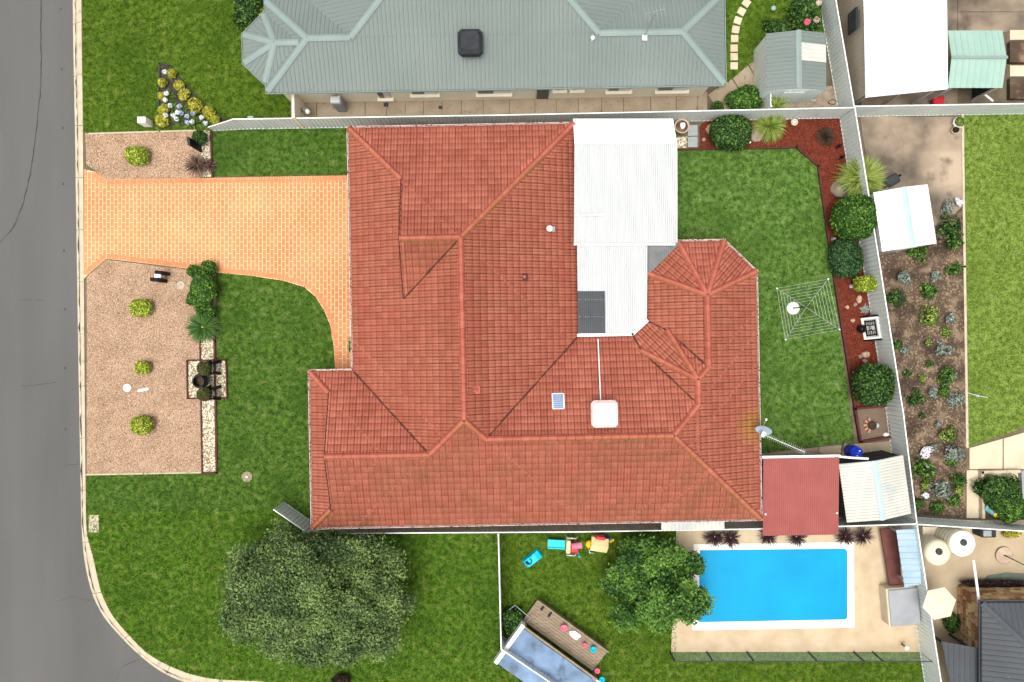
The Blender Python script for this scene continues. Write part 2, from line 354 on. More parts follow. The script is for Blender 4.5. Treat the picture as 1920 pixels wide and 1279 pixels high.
def blades(n, L, wd, el0, el1, curve=.5, base=.05, segs=4):
    """arching strap leaves from one crown -> V, F, tint"""
    az = RNG.uniform(0, 2*np.pi, n); el = RNG.uniform(el0, el1, n); ln = L*RNG.uniform(.65, 1.1, n); V = []; F = []; T = []
    dx, dy = np.cos(az), np.sin(az); sx, sy = -dy, dx
    x = dx*base*RNG.uniform(0, 1, n); y = dy*base*RNG.uniform(0, 1, n); z = np.zeros(n); e = el.copy(); rows = []
    for k in range(segs+1):
        wk = wd*(1-(k/segs)**2*.93)*(.6 if k == 0 else 1)
        rows.append(np.stack([x-sx*wk/2, y-sy*wk/2, z], 1)); rows.append(np.stack([x+sx*wk/2, y+sy*wk/2, z+.0], 1))
        x = x+np.cos(e)*dx*ln/segs; y = y+np.cos(e)*dy*ln/segs; z = z+np.sin(e)*ln/segs; e = e-curve*2/segs*RNG.uniform(.6, 1.3, n)
    V = np.stack(rows, 1).reshape(-1, 3); m = 2*(segs+1); b = np.arange(n)*m
    F = np.concatenate([np.stack([b+2*k, b+2*k+1, b+2*k+3, b+2*k+2], 1) for k in range(segs)])
    return V, F, np.repeat(RNG.uniform(0, 1, n), m)
def rosette(name, loc, n, L, wd, m, label, cat='plant', el=(.1, 1.3), curve=.6, stem=.0, group=None, base=.05, heart=None):
    root = empty(name, (loc[0], loc[1], 0), 0, label, cat, group)
    V, F, T = blades(n, L, wd, el[0], el[1], curve, base); V[:, 2] += stem+.02
    link('leaves', mesh_np('leaves', V, F, m, T), root)
    if stem: MB().tube([(0, 0, 0), (0, 0, stem+.06)], [.1, .07], 10).build('stem', M_bark, root)
    if heart: MB().lathe([(0, .2), (.05, .17), (.07, .1), (.05, 0)], (0, 0, stem), 12).build('cone', heart, root)
    return root
def grass(name, poly, dens, m, excl=(), h=.07, wd=.04, z=0.0, label=None):
    p = scatter(poly, dens, excl); n = len(p); az = RNG.uniform(0, 2*np.pi, n); l = RNG.uniform(.02, .05, n); hh = h*RNG.uniform(.6, 1.3, n)
    c, s = np.cos(az), np.sin(az); b = np.stack([p[:, 0], p[:, 1], np.full(n, z)], 1); sd_ = np.stack([-s, c, 0*c], 1)*wd/2
    V = np.stack([b-sd_, b+sd_, b+np.stack([c*l, s*l, hh], 1)], 1).reshape(-1, 3)
    t = np.repeat(RNG.uniform(0, 1, n), 3)
    return tag(link(name, mesh_np(name, V, np.arange(3*n).reshape(-1, 3), m, t)), label, 'grass', kind='stuff')
def stones(name, poly, dens, m, z, smin, smax, label, cat, excl=(), flat=.6):
    p = scatter(poly, dens, excl); n = len(p); a = RNG.uniform(0, 6.3, n); s = RNG.uniform(smin, smax, n); V = []
    for k in range(5):
        r = s*RNG.uniform(.75, 1.15, n)*.5; V.append(np.stack([p[:, 0]+r*np.cos(a+k*1.2566), p[:, 1]+r*np.sin(a+k*1.2566), np.full(n, z-.004)], 1))
    V.append(np.stack([p[:, 0]+s*RNG.uniform(-.15, .15, n), p[:, 1]+s*RNG.uniform(-.15, .15, n), z+s*flat*RNG.uniform(.6, 1.1, n)], 1))
    V = np.stack(V, 1).reshape(-1, 3); b = np.arange(n)*6
    F = np.concatenate([np.stack([b+k, b+(k+1) % 5, b+5], 1) for k in range(5)])
    return tag(link(name, mesh_np(name, V, F, m, np.repeat(RNG.uniform(0, 1, n), 6))), label, cat, kind='stuff')
def chips(name, poly, dens, m, z, label, excl=()):
    p = scatter(poly, dens, excl); n = len(p); C = np.stack([p[:, 0], p[:, 1], z+RNG.uniform(.0, .035, n)], 1)
    V, F = leaves(C, np.tile([0, 0, 1.0], (n, 1)), .035, 2.4, .35)
    return tag(link(name, mesh_np(name, V, F, m, np.repeat(RNG.uniform(0, 1, n), 4))), label, 'mulch', kind='stuff')
def rock(name, loc, rx, ry, rz, m, label, cat='rock', seed=1, rz_=0.0, group=None):
    b = bmesh.new(); bmesh.ops.create_icosphere(b, subdivisions=3, radius=1.0)
    D = np.array([v.co[:] for v in b.verts]); f = lumps(D, 8, .16, seed); f2 = lumps(D*2.3, 8, .05, seed+5)
    for v, k, q in zip(b.verts, f, f2): v.co = Vector((v.co.x*rx*k*q, v.co.y*ry*k*q, max(v.co.z, -.35)*rz*k))
    me = bpy.data.meshes.new(name); b.to_mesh(me); b.free(); me.materials.append(m)
    o = link(name, me, None, (loc[0], loc[1], loc[2]+.3*rz), rz_); return tag(o, label, cat, group)

# ------------------------------------------------------------------ the setting: ground, road, kerb, lawns, beds, paths
MB().add([(-400, -400, -.2), (400, -400, -.2), (400, 400, -.2), (-400, 400, -.2)], [(0, 1, 2, 3)]).build('ground', M_lawn2, kind='structure')
KI = [(152, -300), (153, 60), (155.5, 240), (157, 480), (158.5, 700), (161, 950), (163, 1000), (175, 1047), (190, 1111), (212, 1156), (240, 1189), (275, 1224), (312, 1246), (357, 1264), (400, 1273), (480, 1277), (700, 1279), (2600, 1290)]
KO = [(132.5, -300), (134.5, 60), (138, 240), (141.5, 480), (145, 700), (149.5, 950), (151.5, 1005), (157, 1059), (172, 1119), (192, 1158), (230, 1202), (267, 1237), (305, 1264), (350, 1283), (398, 1292), (480, 1296), (700, 1298), (2600, 1309)]
def smoothline(pts, step):
    """Catmull-Rom through the points, resampled at an even step (metres)"""
    out = []; n = len(pts)
    for i in range(n-1):
        p0 = np.array(pts[max(i-1, 0)]); p1 = np.array(pts[i]); p2 = np.array(pts[i+1]); p3 = np.array(pts[min(i+2, n-1)])
        L_ = np.linalg.norm(p2-p1); q = max(2, int(L_/step)); a = min(1, L_/max(np.linalg.norm(p1-p0), 1e-6)); b = min(1, L_/max(np.linalg.norm(p3-p2), 1e-6))
        m1 = (p2-p0)/2*a; m2 = (p3-p1)/2*b
        for k in range(q):
            t = k/q; out.append(tuple((2*t**3-3*t**2+1)*p1+(t**3-2*t**2+t)*m1+(-2*t**3+3*t**2)*p2+(t**3-t**2)*m2))
    out.append(tuple(pts[-1])); return out
ki, ko = PL(KI), PL(KO)
kin, kout = smoothline(ki, .4), smoothline(ko, .4)
# road: everything on the far side of the kerb
road = kout+[(90, -60), (-90, -60), (-90, 60), (kout[0][0], 60)]
sheet('road', road, -.13, M_asphalt, z0=-.19)
land = kin+[(90, -17.2), (90, 60), (kin[0][0], 60)]
sheet('yard_ground', land, -.03, M_yard)
# kerb: cast segments about 2.6 m long with open joints, a low gutter lip and a raised back
kerb = empty('kerb'); kerb['kind'] = 'structure'
def resample(line, n):
    A = np.array(line); d = np.concatenate([[0], np.cumsum(np.linalg.norm(np.diff(A, axis=0), axis=1))]); s = np.linspace(0, d[-1], n)
    return np.stack([np.interp(s, d, A[:, 0]), np.interp(s, d, A[:, 1])], 1)
NS = 640; ci = resample(kin, NS); co = resample(kout, NS)
# pair every inner point with its nearest outer point
idx = np.array([np.argmin(((co-p)**2).sum(1)) for p in ci])
segl = np.concatenate([[0], np.cumsum(np.linalg.norm(np.diff(ci, axis=0), axis=1))]); k0 = 0; JL = 2.6
ok = np.nonzero((np.abs(ci[:, 0]) < 32) & (np.abs(ci[:, 1]) < 24))[0]
while k0 < len(ok)-2:
    k1 = k0
    while k1 < len(ok)-1 and segl[ok[k1]]-segl[ok[k0]] < JL: k1 += 1
    b = MB(); prof = []; a0, a1 = ok[k0], ok[k1]; ks = list(range(a0, a1+1)); pts = []
    for j, k in enumerate(ks):
        pi = ci[k]; po = co[idx[k]]
        tdir = (ci[min(k+1, NS-1)]-ci[max(k-1, 0)]); tdir = tdir/np.linalg.norm(tdir)
        sh = tdir*.012*(1 if j == 0 else -1 if j == len(ks)-1 else 0)
        row = []
        for f_, z_ in ((0, -.19), (0, -.121), (.3, -.125), (.46, -.05), (.56, -.006), (.66, .004), (1, .004), (1, -.19)):
            q = po+(pi-po)*f_+sh; row.append((q[0], q[1], z_))
        pts += row
    m_ = 8; fs = [(j*m_+q, j*m_+q+1, (j+1)*m_+q+1, (j+1)*m_+q) for j in range(len(ks)-1) for q in range(m_-1)]
    fs += [tuple(range(m_)), tuple(range((len(ks)-1)*m_, len(ks)*m_))[::-1]]
    b.add(pts, fs).build('kerb_segment', M_kerb, kerb)
    k0 = k1
gl = [co[idx[k]]+(ci[k]-co[idx[k]])*.27 for k in ok[::2]]; vs = []
for i_, p_ in enumerate(gl):
    d_ = gl[min(i_+1, len(gl)-1)]-gl[max(i_-1, 0)]; d_ = d_/np.linalg.norm(d_); nn = np.array([-d_[1], d_[0]]); wl_ = max(0, random.gauss(.012, .02)); off_ = random.gauss(0, .015)
    for sg in (-1, 1): q_ = p_+nn*(off_+sg*(.002+wl_)); vs.append((q_[0], q_[1], -.117))
MB().add(vs, [(2*i_, 2*i_+1, 2*i_+3, 2*i_+2) for i_ in range(len(gl)-1)]).build('gutter_grime', M_crack, kerb)
# road crack seal: the dark curved joint of an old trench
def ribbon(name, pts, wd, z, m, parent=None, jit=0.0):
    A = smoothline(pts, .25); v = []; n = len(A)
    for i, p in enumerate(A):
        d = np.array(A[min(i+1, n-1)])-np.array(A[max(i-1, 0)]); d = d/np.linalg.norm(d); k = wd*(1+random.uniform(-jit, jit))/2; j = random.uniform(-1, 1)*wd*jit
        v += [(p[0]-d[1]*(k+j), p[1]+d[0]*(k+j), z), (p[0]+d[1]*(k-j), p[1]-d[0]*(k-j), z)]
    return MB().add(v, [(2*i, 2*i+1, 2*i+3, 2*i+2) for i in range(n-1)]).build(name, m, parent)
rd = bpy.data.objects['road']
ribbon('crack', PL([(76, -60), (77, 60), (77, 150), (70, 230), (58, 320), (42, 385), (22, 430), (-30, 480)], -.13), .045, -.126, M_crack, rd, .45)
ribbon('crack', PL([(40, 724), (55, 723), (75, 721), (105, 717)], -.13), .018, -.126, M_crack, rd, .6)
ribbon('crack', PL([(36, 563), (60, 562), (85, 564)], -.13), .016, -.126, M_crack, rd, .6)
ribbon('crack', PL([(120, 872), (135, 871), (148, 870)], -.13), .016, -.126, M_crack, rd, .6)
ribbon('crack', PL([(112, 1127), (135, 1119), (172, 1128)], -.13), .016, -.126, M_crack, rd, .6)
ribbon('crack', PL([(219, 1275), (228, 1252), (262, 1236)], -.13), .018, -.126, M_crack, rd, .6)
for a, b_ in ((114, 17), (116, 130), (118, 240), (119, 345), (120, 470), (122, 580), (122, 690), (123, 805)):   # little bitumen drips along the wheel path
    MB().lathe([(0, .004), (.05, .004), (.055, 0)], (0, 0, 0), 9).build('tar_spot', M_crack, rd, (*P2(a, b_, -.13), -.128)).scale = (.7, 1.2, 1)
MB().box((0, 0, 0), (.5, .87, .12)).build('drain_slab', M_kerb, kerb, (*P2(176, 982), -.05))

lawn_n = PL([(153, -250), (156, 249), (298, 246), (395, 243), (545, 228), (545, -250)])
lawn_strip = PL([(398, 243), (670, 228), (670, 328), (399, 331)])
DRV_B = [(165, 515), (200, 485), (300, 497), (405, 511), (470, 517), (530, 526), (570, 538), (592, 557), (608, 582), (620, 612), (626, 650), (629, 698)]
lawn_front = PL([(407, 512)]+DRV_B[4:]+[(700, 700), (700, 958), (162, 958), (162, 892), (380, 887), (407, 885)])
lawn_corner = PL([(162, 958), (980, 958), (937, 1330), (480, 1277), (400, 1273), (357, 1264), (312, 1246), (275, 1224), (240, 1189), (212, 1156), (190, 1111), (175, 1047), (164, 1005)])
lawn_pool = PL([(938, 960), (1270, 960), (1268, 1222), (1740, 1222), (1760, 1330), (936, 1330)])
lawn_back = PL([(1225, 281), (1492, 277), (1533, 312), (1555, 478), (1602, 828), (1380, 856), (1380, 500), (1225, 500)])
lawn_right = PL([(1808, 213), (2100, 213), (2100, 740), (1816, 838)])
lawn_shed = PL([(1340, -250), (1556, -250), (1556, 60), (1420, 112), (1345, 172)])
LAWNS = [('lawn_street', lawn_n, M_lawn2, M_blade2, 'mown yellow-green grass of the street corner beside the grey-green roof'),
         ('lawn_strip', lawn_strip, M_lawn, M_blade, 'dark mown grass strip between driveway and top fence'),
         ('lawn_front', lawn_front, M_lawn, M_blade, 'mown green grass of the front yard left of the tiled house'),
         ('lawn_corner', lawn_corner, M_lawn5, M_blade5, 'mown grass of the street corner around the big tree'),
         ('lawn_pool', lawn_pool, M_lawn2, M_blade2, 'deep green grass beside the swimming pool'),
         ('lawn_back', lawn_back, M_lawn4, M_blade4, 'mown green grass under the rotary clothesline'),
         ('lawn_right', lawn_right, M_lawn3, M_blade3, 'bright yellow-green grass at the right edge'),
         ('lawn_shed', lawn_shed, M_lawn2, M_blade2, 'grass around the curved row of stepping slabs')]
for i, (n_, pl, ms, mb_, lb) in enumerate(LAWNS):
    sheet(n_, pl, .002*i, ms)
    grass('grass', pl, 420, mb_, z=.002*i, label=lb)
# gravel beds and pebble strips
G1 = PL([(160, 250), (377, 246), (379, 333), (200, 337), (162, 308)]); G2 = PL([(163, 520), (200, 487), (404, 512), (404, 590), (377, 640), (381, 886), (163, 890)])
sq = PL([(353, 677), (424, 676), (426, 745), (354, 746)])
pb1 = PL([(375, 246), (395, 245), (398, 331), (378, 332)]); pb2 = PL([(376, 590), (402, 590), (405, 884), (381, 885)])
sheet('gravel_bed', G1, .014, M_gravel); sheet('gravel_bed', G2, .016, M_gravel)
for q in (G1, G2): stones('gravel', q, 620, M_gstone, .016, .025, .06, 'pinkish crushed gravel of the '+('upper' if q is G1 else 'lower')+' front garden bed', 'gravel', [sq])
pbl = []
for i, (q, nm) in enumerate(((pb1, 'beside the upper lawn strip'), (pb2, 'along the front lawn edge'), (sq, 'in the square around the black urn'))):
    sheet('pebble_bed', q, .022+.003*i, M_pebble); stones('pebbles', q, 420, M_pstone, .026+.003*i, .05, .1, 'white and cream pebbles '+nm, 'pebbles', [sq] if i == 1 else [])
def edging(name, pts, label, h=.09, wd=.07, m=None, z=0.0):
    root = empty(name, (0, 0, 0), 0, label, 'edging')
    for a, b in zip(pts[:-1], pts[1:]):
        d = math.dist(a, b); MB().box((0, 0, h/2-.02), (d+wd*.8, wd, h+.04)).build('board', m or M_maroon, root, ((a[0]+b[0])/2, (a[1]+b[1])/2, z), math.atan2(b[1]-a[1], b[0]-a[0]))
    return root
edging('timber_edging', PL([(377, 592), (376, 640), (380, 885)]), 'thin maroon board between gravel and cream pebble strip')
edging('timber_edging', PL([(403, 590), (403, 640), (407, 886), (380, 887)]), 'maroon timber board along the front lawn edge', wd=.1)
edging('timber_edging', PL([(352, 676), (425, 675), (427, 746), (353, 747), (352, 676)]), 'square maroon frame around the urn and pebbles', h=.12)
edging('timber_edging', PL([(396, 245), (399, 331)]), 'short maroon board between pebbles and upper lawn strip', wd=.1)
edging('concrete_edging', PL([(163, 890), (270, 888), (378, 886)]), 'thin pale concrete edge between gravel and bottom lawn', m=M_kerb, h=.05)
edging('concrete_edging', PL([(168, 251), (300, 247), (368, 245)]), 'thin pale concrete edge along the top of the gravel', m=M_kerb, h=.05)
# mulch bed along the fence, its edging
mul = PL([(1312, 236), (1330, 222), (1577, 212), (1664, 765), (1605, 768), (1555, 478), (1533, 312), (1492, 277), (1312, 281)])
sheet('mulch_bed', mul, .018, M_mulch); chips('bark_mulch', mul, 420, M_chip, .02, 'red bark mulch in the long garden bed by the fence')
edging('timber_edging', PL([(1268, 281), (1492, 277), (1533, 312), (1556, 478), (1602, 766)]), 'long maroon board between back lawn and red mulch', h=.14, wd=.1)
edging('timber_edging', PL([(1601, 766), (1663, 760), (1669, 818), (1612, 828), (1601, 766)]), 'maroon frame of the brown square with the fire pit', h=.2, wd=.12)
sheet('fire_pit_pad', PL([(1602, 768), (1661, 762), (1667, 817), (1612, 826)]), .03, M_brownmat)
# paths, each cast slab a piece
def slabs(name, quads, m, z=.03, z0=-.05, gap=.02):
    root = empty(name); root['kind'] = 'structure'
    for q in quads:
        q = ccw(PL(q)); c = np.mean(q, 0); qq = [tuple(c+(np.array(p)-c)*(1-gap/max(np.linalg.norm(np.array(p)-c), .1))) for p in q]
        MB().prism(qq, z0, z).build('slab', m, root)
    return root
def strip_quads(top, bot, xs):
    f = lambda L_, x: float(np.interp(x, [p[0] for p in L_], [p[1] for p in L_]))
    return [[(a, f(top, a)), (b, f(top, b)), (b, f(bot, b)), (a, f(bot, a))] for a, b in zip(xs[:-1], xs[1:])]
slabs('side_path', strip_quads([(540, 180), (1345, 172)], [(540, 232), (1345, 219)], [545, 594, 685, 725, 760, 794, 829, 865, 906, 955, 1003, 1043, 1084, 1128, 1169, 1220, 1268, 1308, 1326]), M_conc)
slabs('side_path', [[(1326, 178), (1372, 148), (1400, 192), (1354, 220)], [(1373, 147), (1402, 122), (1420, 152), (1401, 190)], [(1403, 121), (1424, 104), (1428, 148), (1421, 151)]], M_conc)
slabs('back_path', strip_quads([(1420, 851), (1535, 838), (1664, 826)], [(1420, 880), (1535, 880), (1680, 880)], [1420, 1535, 1600, 1672]), M_conc)
slabs('garden_slab_path', [[(1289, 235), (1308, 234), (1308, 255), (1289, 256)], [(1289, 257), (1308, 256), (1308, 277), (1289, 277)]], mat('bluestone_slab', (.26, .28, .28), (.32, .34, .34), 3, .8), .04)
pq = PL([(1266, 257), (1288, 257), (1288, 279), (1266, 279)]); sheet('pebble_bed', pq, .02, M_pebble); stones('pebbles', pq, 500, M_pstone, .024, .04, .09, 'cream pebbles below the round clay pot', 'pebbles')
st = []
for x_, y_, a_ in ((1399, 6, -35), (1390, 22, -30), (1383, 39, -20), (1379, 56, -10), (1377, 73, 0), (1376, 91, 0), (1376, 107, 0), (1376, 124, 0)): st.append((x_, y_, a_))
root = empty('stepping_path'); root['kind'] = 'structure'
for x_, y_, a_ in st: MB().bevbox((0, 0, 0), (.38, .37, .06), .02).build('slab', M_cream, root, (*P2(x_, y_), .035), R(a_))
slabs('concrete_pad', [[(1612, 219), (1808, 219), (1808, 350), (1632, 350)], [(1632, 350), (1808, 350), (1806, 385), (1770, 420), (1640, 440)]], M_concdark, .012, gap=.0)
slabs('concrete_pad', [[(1600, -200), (1795, -200), (1795, 212), (1615, 212)], [(1796, -200), (2100, -200), (2100, 22), (1796, 22)], [(1796, 23), (2100, 23), (2100, 60), (1796, 60)]], M_concdark, .012, gap=.0)
slabs('cream_patio', [[(1817, 840), (1880, 822), (1880, 880), (1817, 880)], [(1881, 822), (1990, 790), (1990, 880), (1881, 880)], [(1812, 881), (1835, 881), (1835, 972), (1812, 972)], [(1836, 881), (1990, 881), (1990, 900), (1836, 900)]], M_cream, .02)
sheet('garden_soil', PL([(1640, 445), (1762, 430), (1804, 378), (1812, 840), (1811, 972), (1722, 965), (1700, 850), (1640, 445)]), .01, M_soil)
soilp = PL([(1642, 450), (1762, 432), (1804, 380), (1811, 840), (1810, 970), (1724, 964), (1702, 850)])
stones('soil_clods', soilp, 130, mat('straw_clod', (.04, .028, .02), (.28, .2, .13), .8, .95, tint=.7, amt=1.3), .012, .04, .13, 'crumbly brown soil and straw of the long garden bed', 'soil', flat=.3)
edging('concrete_edging', PL([(1804, 217), (1808, 500), (1813, 838)]), 'thin pale concrete edge between soil bed and bright lawn', m=M_kerb, h=.05, wd=.12)
sheet('planter_soil', PL([(1838, 902), (1990, 902), (1990, 975), (1838, 972)]), .03, M_soil)
sheet('pool_deck', PL([(1268, 985), (1728, 985), (1738, 1222), (1258, 1222)]), .03, M_deck)
sheet('courtyard_paving', PL([(1729, 975), (2100, 975), (2100, 1330), (1745, 1330)]), .014, mat('sand_paving', (.34, .26, .16), (.46, .37, .25), .7, .9, .3, 50))
# side yards beside the house
sheet('side_paving', PL([(588, 945), (1425, 940), (1700, 860), (1700, 985), (588, 1000)]), .012, M_conc)
sheet('patio_floor', PL([(1060, 228), (1262, 225), (1266, 500), (1230, 640), (1060, 640)]), .03, M_conc)

# driveway: clay pavers in running bond with a soldier course, on pale mortar
DRV = PL([(158, 318), (178, 322), (200, 337), (660, 329), (670, 698)]+DRV_B[::-1]+[(158, 522)])
drv = sheet('driveway', DRV, .014, M_mortar)
pw, pl_ = .191, .39
me_p = MB().bevbox((0, 0, -.009), (pw-.026, pl_-.026, .03), .003).mesh('paver', M_paver)
inn = np.array(DRV); cand = []
for i in range(int(14/pw)):
    x = -21.6+i*pw
    for j in range(-30, 60):
        cand.append((x, (j+(.5 if i % 2 else 0))*pl_*1.0+.1))
cand = np.array(cand); cand = cand[inside(cand[:, 0], cand[:, 1], DRV)]
ang = -R(-1.0); pc = cand
# whole pavers inside the border; cut ones fill up to it
def fits(p, h): return inside(p[:, 0]+.02, p[:, 1]+h, DRV) & inside(p[:, 0]-.02, p[:, 1]-h, DRV) & inside(p[:, 0]+.02, p[:, 1]-h, DRV) & inside(p[:, 0]-.02, p[:, 1]+h, DRV)
keep = fits(pc, .2); cuts = []; left = pc[~keep]; pc = pc[keep]
for k, h in ((.25, .1), (.125, .05)):
    hv = np.concatenate([left+np.array([0, pl_*k]), left-np.array([0, pl_*k])]); kk = fits(hv, h)
    cuts.append((hv[kk], 2*k)); left = hv[~kk]
order = np.argsort(np.hypot(pc[:, 0], pc[:, 1]))          # the nearest ones show largest
for k in order[:300]: link('paver', me_p, drv, (pc[k, 0], pc[k, 1], .014), random.uniform(-.01, .01))
VV = np.array([v.co[:] for v in me_p.vertices]); FF = [tuple(p.vertices) for p in me_p.polygons]; q4 = np.array([f for f in FF if len(f) == 4]); q8 = np.array([f for f in FF if len(f) == 8])
rest = pc[order[300:]]; n = len(rest); nv = len(VV)
V = (VV[None]+np.concatenate([rest, np.full((n, 1), .014)+RNG.uniform(-.002, .002, (n, 1))], 1)[:, None]).reshape(-1, 3)
o = link('pavers', mesh_np('pavers', V, [(q4[None]+(np.arange(n)*nv)[:, None, None]).reshape(-1, 4), (q8[None]+(np.arange(n)*nv)[:, None, None]).reshape(-1, 8)], M_paver, np.repeat(RNG.uniform(0, 1, n), nv)), drv); o['kind'] = 'stuff'
bb = MB(); tb = []
for hv, k in cuts:
    for x, y in hv: bb.box((x, y, .005), (pw-.021, pl_*k-.012, .03)); tb.extend([random.random()]*8)
def border(pts, side):
    A = smoothline(pts, .3); A = resample(A, int(sum(math.dist(a, b) for a, b in zip(A[:-1], A[1:]))/.125))
    for a, b in zip(A[:-1], A[1:]):
        d = b-a; L_ = np.linalg.norm(d); d = d/L_; nrm = np.array([-d[1], d[0]])*side; c = (a+b)/2+nrm*.125
        bb.box((c[0], c[1], .009), (L_-.02, .23, .036), math.atan2(d[1], d[0]))
        tb.extend([random.random()]*8)
border(PL([(178, 322), (200, 337)]), -1); border(PL([(200, 337), (420, 333), (655, 329)]), -1)
border(PL(DRV_B[:2]), 1); border(PL(DRV_B[1:]), 1)
me = bb.mesh('border_pavers', M_paver); a_ = me.attributes.new('tint', 'FLOAT', 'POINT'); a_.data.foreach_set('value', np.array(tb, dtype=np.float32))
o = link('border_pavers', me, drv); o['kind'] = 'stuff'

# ------------------------------------------------------------------ roofs: planes, wings, tiles, sheets, caps
class Plane:
    def __init__(s, n, c, t, ze): L_ = math.hypot(*n); s.n = (n[0]/L_, n[1]/L_); s.c = c; s.t = t; s.ze = ze     # d = n.x - c ; z = ze + t d
    @staticmethod
    def edge(p, q, ze, apex=None, zap=None, t=None):
        """eave line p->q, uphill on its left"""
        ex, ey = q[0]-p[0], q[1]-p[1]; L_ = math.hypot(ex, ey); n = (-ey/L_, ex/L_); c = n[0]*p[0]+n[1]*p[1]
        if t is None: t = (zap-ze)/(n[0]*apex[0]+n[1]*apex[1]-c)
        return Plane(n, c, t, ze)
    def d(s, u, v): return s.n[0]*u+s.n[1]*v-s.c
    def z(s, u, v): return s.ze+s.t*s.d(u, v)
    def lin(s): return (s.t*s.n[0], s.t*s.n[1], s.ze-s.t*s.c)
def meet(a, b, c):
    """point where three planes meet"""
    (a1, b1, c1), (a2, b2, c2), (a3, b3, c3) = a.lin(), b.lin(), c.lin()
    A = np.array([[a1-a2, b1-b2], [a1-a3, b1-b3]]); r = np.linalg.solve(A, [c2-c1, c3-c1]); return (r[0], r[1], a.z(*r))
def meet_u(a, b, u):
    (a1, b1, c1), (a2, b2, c2) = a.lin(), b.lin(); v = (c2-c1-(a1-a2)*u)/(b1-b2); return (u, v, a.z(u, v))
class Wing:
    def __init__(s, planes, lims=()): s.planes = planes; s.lims = list(lims)
    def z(s, u, v):
        for a, b, c in s.lims:
            if a*u+b*v+c < -1e-6: return -99
        z = min(p.z(u, v) for p in s.planes); return z if z > s.planes[0].ze-.05 else -99
    def region(s, p, over=.05):
        poly = [(-60, -60), (60, -60), (60, 60), (-60, 60)]; A = p.lin()
        for q in s.planes:
            if q is p: continue
            B = q.lin(); poly = clip_half(poly, B[0]-A[0], B[1]-A[1], B[2]-A[2])
            if len(poly) < 3: return []
        poly = clip_half(poly, p.n[0], p.n[1], -p.c+over)
        for a, b, c in s.lims: poly = clip_half(poly, a, b, c)
        return ccw(poly) if len(poly) > 2 else []
def envelope(wings): return lambda u, v: max(w_.z(u, v) for w_ in wings)

